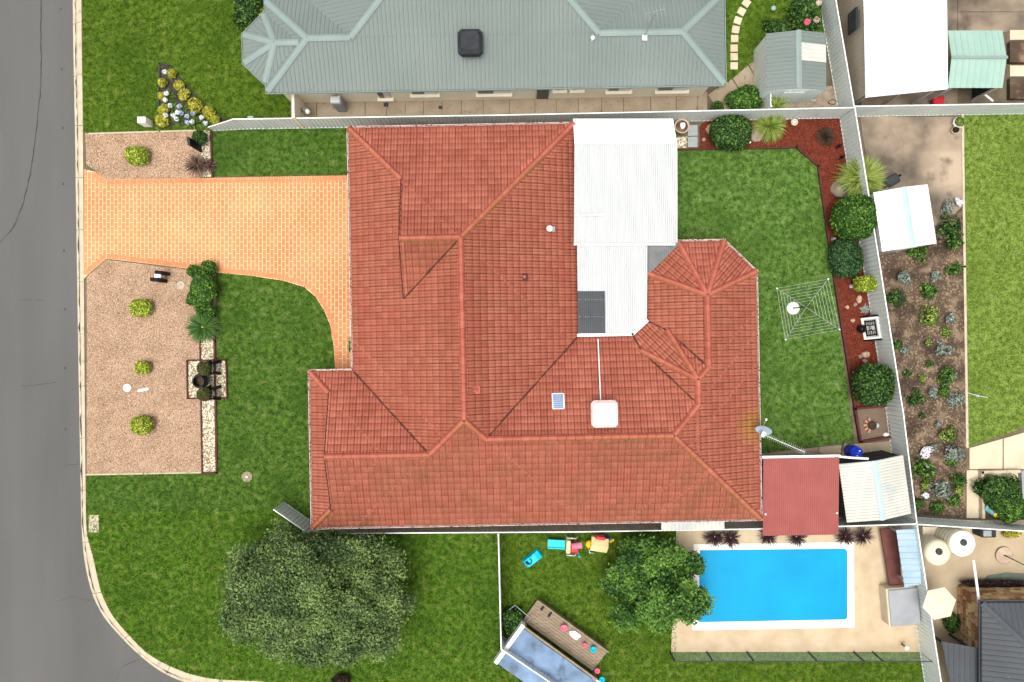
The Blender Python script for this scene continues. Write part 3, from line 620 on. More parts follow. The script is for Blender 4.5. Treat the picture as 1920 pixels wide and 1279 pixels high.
TP = [(.004, -.04), (.034, .012), (.075, .022), (.116, .012), (.146, -.038), (.154, -.038), (.184, .012), (.225, .022), (.266, .012), (.296, -.04)]   # roll profile of one tile
TW, TG, GAP = .30, .30, .012
def tph(s):
    for (a, ha), (b, hb) in zip(TP[:-1], TP[1:]):
        if s <= b+1e-9: return ha+(hb-ha)*(s-a)/(b-a)
    return TP[-1][1]
def lift(f): return .014+.034*(1-f)
def tile_mesh(t):
    vs = []; n = len(TP)
    for d in (GAP, TG):
        for s, h in TP: vs.append((s, d, t*d+h+lift(d/TG)))
    for s, h in TP: vs.append((s, GAP, t*GAP-.03))
    fs = [(k, k+1, n+k+1, n+k) for k in range(n-1)]+[(2*n+k, 2*n+k+1, k+1, k) for k in range(n-1)]
    return vs, fs
def tile_roof(root, wings, zview, nbig=300):
    """lays roll tiles over every face of the roof; nearest full tiles are pieces, the rest one part"""
    env = envelope(wings); roof = MB(); full = []; VC, FC = [], []; tc = []
    for wi, w_ in enumerate(wings):
        for p in w_.planes:
            q = w_.region(p, .03)
            if q: roof.add([(a, b, p.z(a, b)-.035-.004*wi) for a, b in q], [tuple(range(len(q)))])
    ro = roof.build('roof', M_under, root)
    planes = []
    for w_ in wings:
        for p in w_.planes:
            if p not in planes: planes.append(p)
    for p in planes:
        regs = [r for r in (w_.region(p) for w_ in wings if p in w_.planes) if r]
        if not regs: continue
        sx, sy = p.n[1], -p.n[0]
        tou = lambda s, d: (sx*s+p.n[0]*(d+p.c), sy*s+p.n[1]*(d+p.c))
        S = [sx*a+sy*b for r in regs for a, b in r]; Dm = max(p.d(a, b) for r in regs for a, b in r)
        i0, i1 = int(math.floor(min(S)/TW))-1, int(math.ceil(max(S)/TW))+1; soff = random.uniform(0, TW)
        for j in range(int(Dm/TG)+2):
            d0 = -.05+j*TG
            for i in range(i0, i1+1):
                s0 = i*TW+soff; cor = [tou(s0, d0+GAP), tou(s0+TW, d0+GAP), tou(s0+TW, d0+TG), tou(s0, d0+TG)]
                A0 = area(cor); best = None; ba = 0
                for r in regs:
                    c = clip_convex(cor, r); a = area(c)
                    if a > ba: ba = a; best = r
                if ba < .0015: continue
                cl = clip_convex(cor, best)
                cen = np.mean(cl, 0)
                if all(env(*((np.array(k)-cen)*.98+cen)) > p.z(*k)+.06 for k in cl): continue
                if ba > A0*.999:
                    full.append((p, s0, d0, tou(s0, d0), p.z(*tou(s0, d0)))); continue
                tt = random.random()
                for (a, ha), (b, hb) in zip(TP[:-1], TP[1:]):
                    qd = [tou(s0+a, d0+GAP), tou(s0+b, d0+GAP), tou(s0+b, d0+TG), tou(s0+a, d0+TG)]
                    c = clip_convex(qd, best)
                    if len(c) < 3 or area(c) < 1e-6: continue
                    base = len(VC)
                    for k in c:
                        s = sx*k[0]+sy*k[1]-s0; d = p.d(*k); h = ha+(hb-ha)*(s-a)/(b-a); VC.append((k[0], k[1], p.z(*k)+h+lift((d-d0)/TG))); tc.append(tt)
                    FC.append(tuple(range(base, len(VC))))
    full.sort(key=lambda q: -q[4]); cache = {}
    for p, s0, d0, o, z in full[:nbig]:
        if p.t not in cache: cache[p.t] = mesh_np('roof_tile', *(lambda q: (q[0], np.array(q[1])))(tile_mesh(p.t)), M_tile)
        link('roof_tile', cache[p.t], ro, (o[0], o[1], z), math.atan2(-p.n[0], p.n[1]))
    Vs, Fs, ts = [], [], []; nb = 0
    for p in planes:
        L_ = [q for q in full[nbig:] if q[0] is p]
        if not L_: continue
        v, f = tile_mesh(p.t); v = np.array(v); f = np.array(f); n = len(L_); nv = len(v)
        X = p.n[1]*v[:, 0]+p.n[0]*v[:, 1]; Y = -p.n[0]*v[:, 0]+p.n[1]*v[:, 1]; W = np.stack([X, Y, v[:, 2]], 1)
        O = np.array([(q[3][0], q[3][1], q[4]) for q in L_]); O[:, 2] += RNG.uniform(-.004, .004, n)
        Vs.append((W[None]+O[:, None]).reshape(-1, 3)); Fs.append((f[None]+(nb+np.arange(n)*nv)[:, None, None]).reshape(-1, 4)); ts.append(np.repeat(RNG.uniform(0, 1, n), nv)); nb += n*nv
    o = link('roof_tiles', mesh_np('roof_tiles', np.concatenate(Vs), np.concatenate(Fs), M_tile, np.concatenate(ts)), ro); o['kind'] = 'stuff'
    me = bpy.data.meshes.new('cut_tiles'); me.from_pydata(VC, [], FC); a_ = me.attributes.new('tint', 'FLOAT', 'POINT'); a_.data.foreach_set('value', np.array(tc, dtype=np.float32)); me.materials.append(M_tile)
    o = link('cut_tiles', me, ro); o['kind'] = 'stuff'
    return ro
def cap_mesh(L_, wd=.31, h=.12):
    vs = []; pr = [(-wd/2, -.05), (-wd*.42, .02), (-wd*.2, h), (wd*.2, h), (wd*.42, .02), (wd/2, -.05)]
    for x, k, dz in ((0, 1.1, .016), (L_*.14, 1.1, .016), (L_*.15, .95, 0), (L_-.012, .95, 0)):
        for y, z in pr: vs.append((x, y*k, z*k+dz))
    n = len(pr); fs = [(i*n+k, i*n+k+1, (i+1)*n+k+1, (i+1)*n+k) for i in range(3) for k in range(n-1)]; fs += [tuple(range(n)), tuple(range(3*n, 4*n))[::-1]]
    return MB().add(vs, fs).mesh('ridge_cap', M_cap)
CAPS = {}
def caps(ro, a, b, up=.06, m=None):
    a, b = Vector(a), Vector(b); d = b-a; L_ = d.length; n = max(1, round(L_/.40)); l = round(L_/n, 3)
    if l not in CAPS: CAPS[l] = cap_mesh(l)
    x = d.normalized(); y = Vector((0, 0, 1)).cross(x).normalized(); z = x.cross(y)
    for k in range(n):
        o = link('ridge_cap', CAPS[l], ro); p = a+x*(k*L_/n)+z*up
        o.matrix_local = Matrix(((x.x, y.x, z.x, p.x), (x.y, y.y, z.y, p.y), (x.z, y.z, z.z, p.z), (0, 0, 0, 1)))
def profile_sheet(poly, zf, sdir, prof, pitch):
    """ribbed metal sheet over a convex plan polygon; ribs run across sdir"""
    poly = ccw(poly); sx, sy = sdir; S = [sx*a+sy*b for a, b in poly]; T = [-sy*a+sx*b for a, b in poly]; V, F = [], []
    t0, t1 = min(T)-1, max(T)+1
    for i in range(int(math.floor(min(S)/pitch))-1, int(math.ceil(max(S)/pitch))+1):
        for (a, ha), (b, hb) in zip(prof[:-1], prof[1:]):
            a_, b_ = (i+a)*pitch, (i+b)*pitch; q = [(sx*s-sy*t, sy*s+sx*t) for s, t in ((a_, t0), (b_, t0), (b_, t1), (a_, t1))]
            c = clip_convex(q, poly)
            if len(c) < 3 or area(c) < 1e-7: continue
            base = len(V)
            for k in c: s = sx*k[0]+sy*k[1]; h = ha+(hb-ha)*(s-a_)/(b_-a_); V.append((k[0], k[1], zf(*k)+h))
            F.append(tuple(range(base, len(V))))
    return V, F
CORR = [(0, 0), (.25, .009), (.5, .018), (.75, .009), (1, 0)]
PATIO = [(0, 0), (.45, 0), (.58, .05), (.9, .05), (1, 0)]
TRIM = [(0, 0), (.6, 0), (.7, .028), (.9, .028), (1, 0)]
def add_sheet(name, poly, zf, sdir, m, parent, prof=CORR, pitch=.1, up=0.0):
    V, F = profile_sheet(poly, lambda a, b: zf(a, b)+up, sdir, prof, pitch); b = MB(); b.v = V; b.f = F; b.sm = [False]*len(F)
    return b.build(name, m, parent)
def gutter(root, p, q, ze, m, out=.12, name='gutter'):
    """open gutter along the eave p->q, house on the left"""
    d = np.array(q)-np.array(p); L_ = np.linalg.norm(d); d = d/L_; nrm = np.array([d[1], -d[0]]); mid = (np.array(p)+np.array(q))/2; b = MB()
    for off, w_, zt, zb in ((out, .03, ze-.015, ze-.13), (out/2+.02, out-.05, ze-.118, ze-.13)):
        c = mid+nrm*off; b.box((c[0], c[1], (zt+zb)/2), (L_+2*off, w_, zt-zb), math.atan2(d[1], d[0]))
    c = mid-nrm*.0; b.box((c[0], c[1], ze-.13), (L_-.02, .03, .18), math.atan2(d[1], d[0]))
    b.build(name, m, root)

# ------------------------------------------------------------------ the tiled brick house
ROT = R(1.1); ZE = 2.55
house = empty('brick_house', (0, 0, 0), ROT, 'large brick house with hipped terracotta tile roof in the middle', 'house')
tN, tS, tE = .385, .415, .40
uW, uE, vN = -7.455, 3.085, 10.12
W1 = Plane((1, 0), uW, tE, ZE); E1 = Plane((-1, 0), -uE, tE, ZE); N1 = Plane((0, -1), -vN, tN, ZE)
S0 = Plane((0, 1), -8.55, tS, ZE); W0 = Plane((1, 0), -9.50, tE, ZE); N0 = Plane((0, -1), 1.29, tN, ZE)
N2 = Plane((0, -1), -.13, tN, ZE); E2 = Plane((-1, 0), -11.49, tE, ZE); W2 = Plane((1, 0), 6.43, tE, ZE)
O_ = (8.96, 1.93); zO = E2.z(*O_)
N3 = Plane.edge((10.03, 4.48), (7.90, 4.48), ZE, O_, zO); NW3 = Plane.edge((7.90, 4.48), (6.43, 3.05), ZE, O_, zO); NE3 = Plane.edge((11.49, 3.03), (10.03, 4.48), ZE, O_, zO)
Q_ = (8.42, -1.92); zQ = E2.z(*Q_)
W3 = Plane((1, 0), 5.35, tE, ZE); N4 = Plane((0, -1), -1.15, (zQ-ZE)/(1.15+1.92), ZE); D_ = Plane.edge((6.43, .793), (5.70, .129), ZE, Q_, zQ)
P1 = meet(W1, E1, N1); P2_ = meet(W1, E1, S0); ug1, ug2 = -4.9, -8.55
S1 = Plane((0, 1), P1[1]-(P1[2]-ZE)/tS, tS, ZE)
wings = [Wing([W1, E1, N1, S0]), Wing([W0, N0, S0, E2]), Wing([N2, S0, E2, W1]), Wing([W2, E2, NW3, N3, NE3, S0]), Wing([W3, D_, N4, E2, S0]),
         Wing([N1, S1, E1], [(1, 0, -ug1)]), Wing([N0, S0, E2], [(1, 0, -ug2)])]
roof = tile_roof(house, wings, 40)
Q1 = meet(W1, N0, S0); Q2 = meet(E1, N2, S0); Q3 = meet(N2, S0, E2); Q4 = meet(N2, E2, W3); Qa = (Q_[0], Q_[1], zQ); Q5 = meet(N4, E2, W2); Oa = (O_[0], O_[1], zO)
G1n = meet_u(W1, N1, ug1); G1r = (ug1, P1[1], P1[2]); G2r = meet_u(N0, S0, ug2); G2n = meet_u(W0, N0, ug2); G2s = meet_u(W0, S0, ug2)
for a, b in (((uE, vN, ZE), P1), ((uW, vN, ZE), G1n), (G1r, P1), (P1, P2_), (Q1, P2_), (G2r, Q1), ((-9.5, -1.29, ZE), G2n), ((-9.5, -8.55, ZE), G2s), (Q2, P2_), (Q2, Q3),
             ((11.49, -8.55, ZE), Q3), (Q4, Q3), (Q4, Qa), (Q5, Qa), (Q5, Oa), ((6.43, 3.05, ZE), Oa), ((7.90, 4.48, ZE), Oa), ((10.03, 4.48, ZE), Oa), ((11.49, 3.03, ZE), Oa),
             (meet(W3, D_, N2), Qa), (meet(D_, N4, W2), Qa)): caps(roof, a, b)
def valley(a, b, m=None):
    a, b = Vector(a), Vector(b); x = (b-a).normalized(); y = Vector((0, 0, 1)).cross(x).normalized(); n = max(2, int((b-a).length/.15)); vs = []
    for k in range(n+1):
        p = a+(b-a)*k/n; w_ = random.uniform(.02, .055)
        for s in (-1, 1): q = p+y*(s*w_+random.uniform(-.012, .012)); vs.append((q.x, q.y, q.z+.052+(.02 if s else 0)))
    MB().add(vs, [(2*k, 2*k+1, 2*k+3, 2*k+2) for k in range(n)]).build('valley_tray', m or M_under, roof)
vb1, vb2 = meet(W3, D_, N2), meet(D_, N4, W2)
for a, b in (((uE, .13, ZE), Q2), ((uW, -1.29, ZE), Q1), (vb1, Q4), ((5.70, .129, ZE), vb1), (vb2, Q5), ((6.43, .793, ZE), vb2), (meet_u(W1, S1, ug1), P1)): valley(a, b)
for a, b in ((G1n, G1r), (meet_u(W1, S1, ug1), G1r), (G2n, G2r), (G2s, G2r)):
    MB().tube([(a[0]-.02, a[1], a[2]+.02), (b[0]-.02, b[1], b[2]+.02)], .04, 4).build('gable_edge_strip', M_maroon, roof)  # dark maroon strip along the sloping edges of both gablets
# little gable walls of the two gablets
for ug, ra, wp in ((ug1, G1r, W1), (ug2, G2r, W0)):
    zb = wp.z(ug, 0)-.1; hw = (ra[2]-zb)/.4; MB().add([(ug+.1, ra[1]-hw, zb), (ug+.1, ra[1]+hw, zb), (ug+.1, ra[1], ra[2]-.03)], [(0, 2, 1)]).build('gable', M_maroon, house)
out = [(uW, vN), (uE, vN), (uE, .13), (5.70, .13), (6.43, .793), (6.43, 3.05), (7.90, 4.48), (10.03, 4.48), (11.49, 3.03), (11.49, -8.55), (-9.50, -8.55), (-9.50, -1.29), (uW, -1.29)]
for a, b in zip(out, out[1:]+out[:1]): gutter(house, b, a, ZE, M_gutter)
wl = [(-6.95, 9.62), (2.58, 9.62), (2.58, -.37), (5.9, -.37), (6.93, .6), (6.93, 2.85), (8.1, 3.98), (9.83, 3.98), (10.99, 2.82), (10.99, -8.05), (-9.0, -8.05), (-9.0, -1.79), (-6.95, -1.79)]
MB().prism(wl, -.1, 2.5).build('wall', M_brick, house)
for a, b in zip(out, out[1:]+out[:1]):                       # eave lining between wall and gutter
    pass
MB().box((-6.96, 6.2, 1.1), (.08, 4.8, 2.2)).build('garage_door', M_cream2, house)
def window(root, x, y, w_, axis, z=1.5, h=1.2):
    d = (.06, w_, h) if axis == 'x' else (w_, .06, h); f = MB().box((x, y, z), d).build('window', M_whitep, root)
    e = (.08, w_-.14, h-.14) if axis == 'x' else (w_-.14, .08, h-.14); MB().box((x, y, z), e).build('pane', M_glass, f)
for x, y, w_, ax in ((-6.96, 1.2, 1.0, 'x'), (-9.01, -4.8, 2.2, 'x'), (-5, -8.06, 1.8, 'y'), (1, -8.06, 1.5, 'y'), (6, -8.06, 1.8, 'y'), (11.0, -5.5, 1.8, 'x'), (11.0, .5, 1.5, 'x'), (8.96, 3.99, 1.2, 'y')): window(house, x, y, w_, ax)
MB().box((-6.97, -.6, 1.05), (.06, .9, 2.1)).build('front_door', M_maroon, house)

# things on the tile roof (house frame -> world)
def HW(u, v, z): c, s = math.cos(ROT), math.sin(ROT); return (u*c-v*s, u*s+v*c, z)
ENV = envelope(wings)
def onroof(px, py, lift_=0.0):
    """world point of the roof seen at this pixel"""
    z = 3.5
    for _ in range(25):
        x, y = P2(px, py, z+lift_); c, s = math.cos(-ROT), math.sin(-ROT); z = ENV(x*c-y*s, x*s+y*c)
    return (x, y, z)
p = onroof(1131, 770)
root = empty('evaporative_cooler', p, ROT, 'white boxy evaporative cooler on the tile roof', 'cooler')
b = MB(); b.bevbox((0, -.12, .2), (.95, .9, .5), .1); b.bevbox((0, -.1, .5), (1.2, 1.2, .34), .12); b.build('dropper', mat('pink_stained_panel', (.6, .4, .38), (.7, .52, .5), 4, .6), root)
MB().bevbox((.03, -.14, .66), (1.06, 1.08, .26), .12).build('hood', M_whitep, root)
b = MB()
for k in range(5): b.box((0, .505, .38+k*.05), (.9, .02, .02)); b.box((-.605, -.1, .38+k*.05), (.02, .8, .02))
b.build('louvre', M_terra, root)
a = onroof(1121, 636); b_ = onroof(1126, 757)
tag(MB().tube([(a[0], a[1], a[2]+.06), (b_[0], b_[1], b_[2]+.1)], .028, 8).build('drain_pipe', M_whitep), 'long white pipe from the roof cooler down the tiles', 'pipe')
p = onroof(1046.5, 752); root = empty('solar_panel', (p[0], p[1], p[2]+.09), ROT, 'small blue solar panel in white frame on the tile roof', 'solar panel'); root.rotation_euler = (math.atan(-.385)+.06, 0, ROT)
b = MB()
for x, y, dx, dy in ((-.26, 0, .04, .74), (.26, 0, .04, .74), (0, -.35, .56, .04), (0, .35, .56, .04)): b.box((x, y, 0), (dx, dy, .05))
b.build('frame', M_whitep, root); MB().box((0, 0, -.01), (.5, .68, .02)).build('backing', M_steel, root)
for k in range(7): MB().box((0, -.285+k*.095, .002), (.46, .064, .03)).build('cell', M_solar, root)
b = MB(); b.tube([(-.2, -.3, -.02), (-.2, -.3, -.1)], .02, 6); b.tube([(.2, .3, -.02), (.2, .3, -.1)], .02, 6); b.build('bracket', M_steel, root)
p = onroof(1030, 430); root = empty('roof_vent', p, ROT, 'round white capped vent pipe on grey flashing near white patio roof', 'vent')
MB().box((.09, 0, .03), (.34, .24, .05)).build('flashing', M_grey, root); MB().tube([(0, 0, 0), (0, 0, .3)], .09, 14).build('pipe', M_whitep, root); MB().lathe([(0, .38), (.1, .36), (.15, .3), (.14, .27), (0, .27)], (0, 0, 0), 18).build('cowl', M_whitep, root)
for q, lb in (((983, 520), 'small brown vent pipe on dark flashing mid right slope'), ((893, 731), 'terracotta vent pipe near lower end of main ridge')):
    p = onroof(*q); root = empty('roof_vent', p, ROT, lb, 'vent', 'terracotta vents')
    MB().box((0, 0, .04), (.34, .34, .06)).build('flashing', M_maroon if q[0] == 983 else M_cap, root); MB().tube([(0, 0, 0), (0, 0, .28)], .06, 12).build('pipe', M_cap, root); MB().lathe([(0, .34), (.075, .32), (.08, .26), (0, .26)], (0, 0, 0), 12).build('cowl', M_cap, root)
# satellite dish and television antenna at the east eave
q = P(1428, 806, 3.2); root = empty('satellite_dish', (q[0], q[1], 2.75), 0, 'blue-grey satellite dish on the right roof edge', 'dish')
b = MB(); prof = [(.01, .0), (.12, .008), (.24, .03), (.36, .07), (.38, .075), (.36, .06), (.24, .018), (.01, -.012)]; b.lathe(prof, (0, 0, 0), 26); o = b.build('reflector', M_dish, root, (.05, .05, .62)); o.rotation_euler = (R(58), 0, R(-24))
MB().tube([(0, 0, 0), (0, 0, .5), (.03, .03, .6)], .025, 8).build('mast', M_steel, root); MB().tube([(.02, .1, .5), (.12, .5, .72)], .014, 6).build('arm', M_steel, root); MB().box((.12, .5, .74), (.07, .09, .07)).build('receiver', M_whitep, root)
q = P(1432, 815, 3.6); root = empty('tv_antenna', (q[0], q[1], 2.75), R(-23), 'long white television antenna with many rods pointing right from the roof edge', 'antenna')
MB().tube([(0, 0, 0), (0, 0, .86)], .02, 8).build('mast', M_steel, root)
MB().tube([(-.1, 0, .85), (2.05, 0, .85)], .013, 6).build('boom', M_whitep, root)
for k in range(21): MB().tube([(.02+k*.1, -.1-.002*k if k > 3 else -.13, .87), (.02+k*.1, .1+.002*k if k > 3 else .13, .87)], .004, 5).build('rod', M_whitep, root)
b = MB(); b.tube([(-.06, -.16, .75), (-.06, .16, .75)], .01, 5); b.tube([(-.06, -.16, .95), (-.06, .16, .95)], .01, 5); b.box((-.05, 0, .85), (.16, .24, .2)); b.build('reflector', M_steel, root)

# ------------------------------------------------------------------ white patio roofs
def posts(root, pts, z, m=M_whitep):
    for x, y in pts: MB().box((x, y, z/2), (.09, .09, z)).build('post', m, root)
pat = empty('patio_roof', (0, 0, 0), 0, 'large white ribbed patio roof beside the back lawn, upper part folded down', 'patio roof')
r0, r1 = P2(1077, 266, 3.35), P2(1269, 264, 3.35); s0, s1 = P2(1080, 457, 3.0), P2(1270, 454, 3.0); n0, n1 = P2(1075, 226, 2.5), P2(1258, 223, 2.5)
yr = (r0[1]+r1[1])/2; ys = (s0[1]+s1[1])/2; yn = (n0[1]+n1[1])/2+.05
zf1 = lambda x, y: 3.0+(y-ys)*(.35/(yr-ys)); zf2 = lambda x, y: 3.35-(y-yr)*(.85/(yn-yr))
x0 = r0[0]; x1 = r1[0]
add_sheet('roof_sheet', [(x0, ys), (x1, ys), (x1, yr), (x0, yr)], zf1, (1, 0), M_white, pat, PATIO, .098)
MB().add([(x0, yr, 3.34), (x1, yr, 3.34), (x1, yn, 2.5), (x0, yn, 2.5), (x0, yr, 3.30), (x1, yr, 3.30), (x1, yn, 2.46), (x0, yn, 2.46)], [(0, 1, 2, 3), (7, 6, 5, 4), (0, 4, 5, 1), (1, 5, 6, 2), (2, 6, 7, 3), (3, 7, 4, 0)]).build('fall_panel', M_whitep, pat)
MB().box(((x0+x1)/2, yr, 3.395), (x1-x0, .26, .02)).build('ridge_flashing', M_whitep, pat)
MB().box((x1+.02, (ys+yr)/2, 3.16), (.06, yr-ys, .1)).build('barge', M_whitep, pat)
MB().box(((x0+x1)/2, ys-.06, 2.96), (x1-x0, .1, .1)).build('gutter', M_whitep, pat)
posts(pat, [(x1-.1, ys+.1), (x1-.1, (ys+yr)/2), (x1-.1, yr-.1)], 2.95)
pt2 = empty('patio_roof', (0, 0, 0), 0, 'lower white ribbed patio roof with cut corner inside the house courtyard', 'patio roof')
zf3 = lambda x, y: 2.74+(y-1.0)*.03
c2 = [P2(1082, 459, 2.83), P2(1214, 458, 2.83), P2(1213, 602, 2.75), P2(1186, 627, 2.74), P2(1084, 629, 2.74)]
dk = [P2(1083, 546, 2.76), P2(1134, 546, 2.76), P2(1135, 625, 2.74), P2(1084, 625, 2.74)]
add_sheet('roof_sheet', c2, zf3, (1, 0), M_white, pt2, PATIO, .098)
add_sheet('skylight_sheet', dk, zf3, (1, 0), M_poly, pt2, PATIO, .098, up=.012)
b = MB()
for r_ in (562, 594):
    for k in range(9): x, y = P2(1087+k*5.4, r_, 2.76); b.lathe([(0, .018), (.014, .014), (.016, 0)], (x, y, zf3(x, y)+.04), 6)
b.build('screws', M_whitep, pt2)
tr = [P2(1215, 458, 2.72), P2(1276, 455, 2.72), P2(1215, 516, 2.7)]
add_sheet('clear_sheet', tr, lambda x, y: zf3(x, y)-.1, (1, 0), M_grime, pt2, CORR, .098)
e = [c2[2], c2[3], c2[4]]
for a, b_ in zip(e[:-1], e[1:]):
    L_ = math.dist(a, b_); MB().box((0, 0, 0), (L_+.1, .13, .1)).build('gutter', M_whitep, pt2, ((a[0]+b_[0])/2, (a[1]+b_[1])/2, 2.74), math.atan2(b_[1]-a[1], b_[0]-a[0]))
posts(pt2, [(c2[1][0]-.1, c2[1][1]-.1), (c2[2][0]-.1, c2[2][1]+.1)], 2.7)
def zpipe(name, pts, z, label, r=.05, m=M_whitep): return tag(MB().tube([(*P2(a, b, z), z) for a, b in pts], r, 10).build(name, m), label, 'pipe')
zpipe('downpipe', [(1079, 403.5), (1130, 402.5)], 3.2, 'white pipe lying across the upper patio roof ribs', .055)
zpipe('downpipe', [(1080, 457.5), (1092, 457), (1091, 444)], 3.12, 'short elbowed white pipe where the two patio roofs meet', .05)

# ------------------------------------------------------------------ sheet metal fences
FT = [(0, .0), (.35, .0), (.45, .03), (.8, .03), (.9, .0), (1, .0)]
def fence(pts, label, h=1.8, m=None, span=2.35, name='metal_fence', rake=None, capm=None):
    m = m or M_fence; root = empty(name, (pts[0][0], pts[0][1], 0), 0, label, 'fence', 'sheet metal fences'); ox, oy = pts[0]
    for si, (a, b) in enumerate(zip(pts[:-1], pts[1:])):
        L_ = math.dist(a, b); n = max(1, round(L_/span)); l = L_/n; an = math.atan2(b[1]-a[1], b[0]-a[0]); vs = []; fs = []; x = 0.0
        rk = rake if (rake and si == 0) else None
        prof = []
        while x < l-1e-6:
            for f, d in FT[:-1]:
                if x+f*.2 < l: prof.append((x+f*.2, d))
            x += .2
        prof.append((l, 0.0))
        if rk: n = 1
        for px_, d in prof:
            hh = h-.06 if not rk else rk+(h-rk)*px_/l-.06
            for z in (.03, hh): vs += [(px_, d-.015, z), (px_, d-.019, z)]
        for k in range(len(prof)-1):
            q = 4*k; r_ = q+4; fs += [(q, r_, r_+2, q+2), (q+1, q+3, r_+3, r_+1)]
        me = MB().add(vs, fs).mesh('panel', m)
        mp = MB().box((0, 0, h/2), (.06, .06, h+.02)).mesh('post', capm or m); mr = MB().box((l/2, 0, h-.03), (l-.062, .05, .06)).mesh('rail', capm or M_whitep) if not rk else None
        mr2 = MB().box((l/2, 0, .04), (l-.062, .045, .06)).mesh('rail', m)
        for k in range(n if not rk else 1):
            x_, y_ = a[0]-ox+math.cos(an)*l*k, a[1]-oy+math.sin(an)*l*k
            link('panel', me, root, (x_, y_, 0), an)
            if mr: link('rail', mr, root, (x_, y_, 0), an)
            link('rail', mr2, root, (x_, y_, 0), an)
            if not rk: link('post', mp, root, (x_, y_, 0), an)
        if rk: MB().tube([(a[0]-ox, a[1]-oy, rk-.03), (b[0]-ox, b[1]-oy, h-.03)], .03, 6).build('rail', M_whitep, root)
    link('post', mp, root, (pts[-1][0]-ox, pts[-1][1]-oy, 0), an)
    return root
cNE = (16.44, 11.2); cSE = (19.42, -8.78)
fence([(-15.0, 10.56), (-13.4, 10.64), (-12.28, 10.66), (-.26, 10.84), cNE], 'long pale metal fence between tiled house and grey-green roofed house', rake=.7)
fence([(cNE[0]+.02, cNE[1]-.08), (18.78-.0, -3.5), (cSE[0], cSE[1]+.06)], 'pale metal fence behind the red mulch bed')
fence([(cSE[0]-.06, cSE[1]), (11.6, -9.02), (3.0, -9.16), (-9.72, -9.24)], 'metal fence below the tiled house, beside the tree')
fence([(-9.78, -9.24), (-11.42, -8.1)], 'short slanting fence end at the front lawn beside the big tree')
fence([(cNE[0]+.04, cNE[1]+.06), (26.5, 11.42)], 'pale fence along the bottom of the white roofed building')
fence([(cNE[0]-.03, cNE[1]+.08), (15.0, 19.5)], 'pale fence between small grey shed and white roofed building')
fence([(cSE[0]+.06, cSE[1]-.02), (26.5, -9.25)], 'pale fence between soil garden and paved courtyard with tanks')
fence([(cSE[0]+.02, cSE[1]-.08), (20.72, -17.2)], 'pale fence between swimming pool yard and courtyard with tanks')
fence([(-.66, -9.28), (-.52, -14.75)], 'white fence from the house fence down to the play deck')
fence([(-.5, -14.8), (2.6, -16.9)], 'slanting white fence along the tarp covered play deck')

# ------------------------------------------------------------------ sheds and other roofs
def wallsheet(root, x0, y0, x1, y1, z0, z1, m, name='wall'):
    b = MB(); L_ = math.dist((x0, y0), (x1, y1)); an = math.atan2(y1-y0, x1-x0); b.box((0, 0, (z0+z1)/2), (L_, .04, z1-z0)); x = .1
    while x < L_-.05: b.box((x-L_/2, -.03, (z0+z1)/2), (.05, .03, z1-z0)); x += .2
    return b.build(name, m, root, ((x0+x1)/2, (y0+y1)/2, 0), an)
def shed(name, c, w_, d_, rz, he, hr, wallm, roofm, ridgem, label, over=.06, prof=TRIM, pitch=.19, skylight=None):
    """gable shed, ridge along local y"""
    root = empty(name, (c[0], c[1], 0), rz, label, 'shed'); x, y = w_/2-over, d_/2-over
    for a in ((-x, y, -x, -y), (-x, -y, x, -y), (x, -y, x, y), (x, y, -x, y)): wallsheet(root, *a, 0, he-.02, wallm)
    for s in (-1, 1):
        MB().add([(-x, s*y, he-.02), (x, s*y, he-.02), (0, s*y, hr-.03)], [(0, 1, 2)]).build('gable', wallm, root)
        zf = lambda a, b: hr-(hr-he)*abs(a)/(w_/2)
        add_sheet('roof_sheet', [(0, -d_/2), (s*w_/2, -d_/2), (s*w_/2, d_/2), (0, d_/2)], zf, (0, 1), roofm, root, prof, pitch)
    b = MB(); k = (hr-he)/(w_/2); b.add([(-.13, -d_/2-.01, hr-.13*k+.035), (0, -d_/2-.01, hr+.05), (.13, -d_/2-.01, hr-.13*k+.035), (-.13, d_/2+.01, hr-.13*k+.035), (0, d_/2+.01, hr+.05), (.13, d_/2+.01, hr-.13*k+.035)], [(0, 1, 4, 3), (1, 2, 5, 4)]); b.build('ridge_cap', ridgem, root)
    if skylight: s, a, b_ = skylight; add_sheet('skylight', [(.1*s, a), (s*w_/2, a), (s*w_/2, b_), (.1*s, b_)], lambda q, r_: hr-(hr-he)*abs(q)/(w_/2)+.012, (0, 1), M_cream2, root, prof, pitch)
    MB().box((0, -y-.06, he*.45), (1.0, .03, he*.9)).build('door', wallm, root)
    return root
shed('garden_shed', P2(1644, 918, 2.2), 3.1, 2.82, R(8), 2.0, 2.42, M_dark, M_cream2, M_blueridge, 'cream ribbed gable shed with dark walls in the bottom right yard corner', pitch=.14)
shed('garden_shed', (18.72, 5.86), 2.62, 2.85, R(8.6), 2.05, 2.4, M_cream2, M_whitep, M_blueridge, 'white roofed shed with pale blue ridge behind the fence hedge', pitch=.14)
shed('garden_shed', P2(1496, 113, 2.3), 2.86, 2.74, R(.6), 2.05, 2.45, M_fence, M_green, M_greencap, 'small grey-green shed with one pale skylight sheet beside stepping slabs', skylight=(1, -.05, .8))
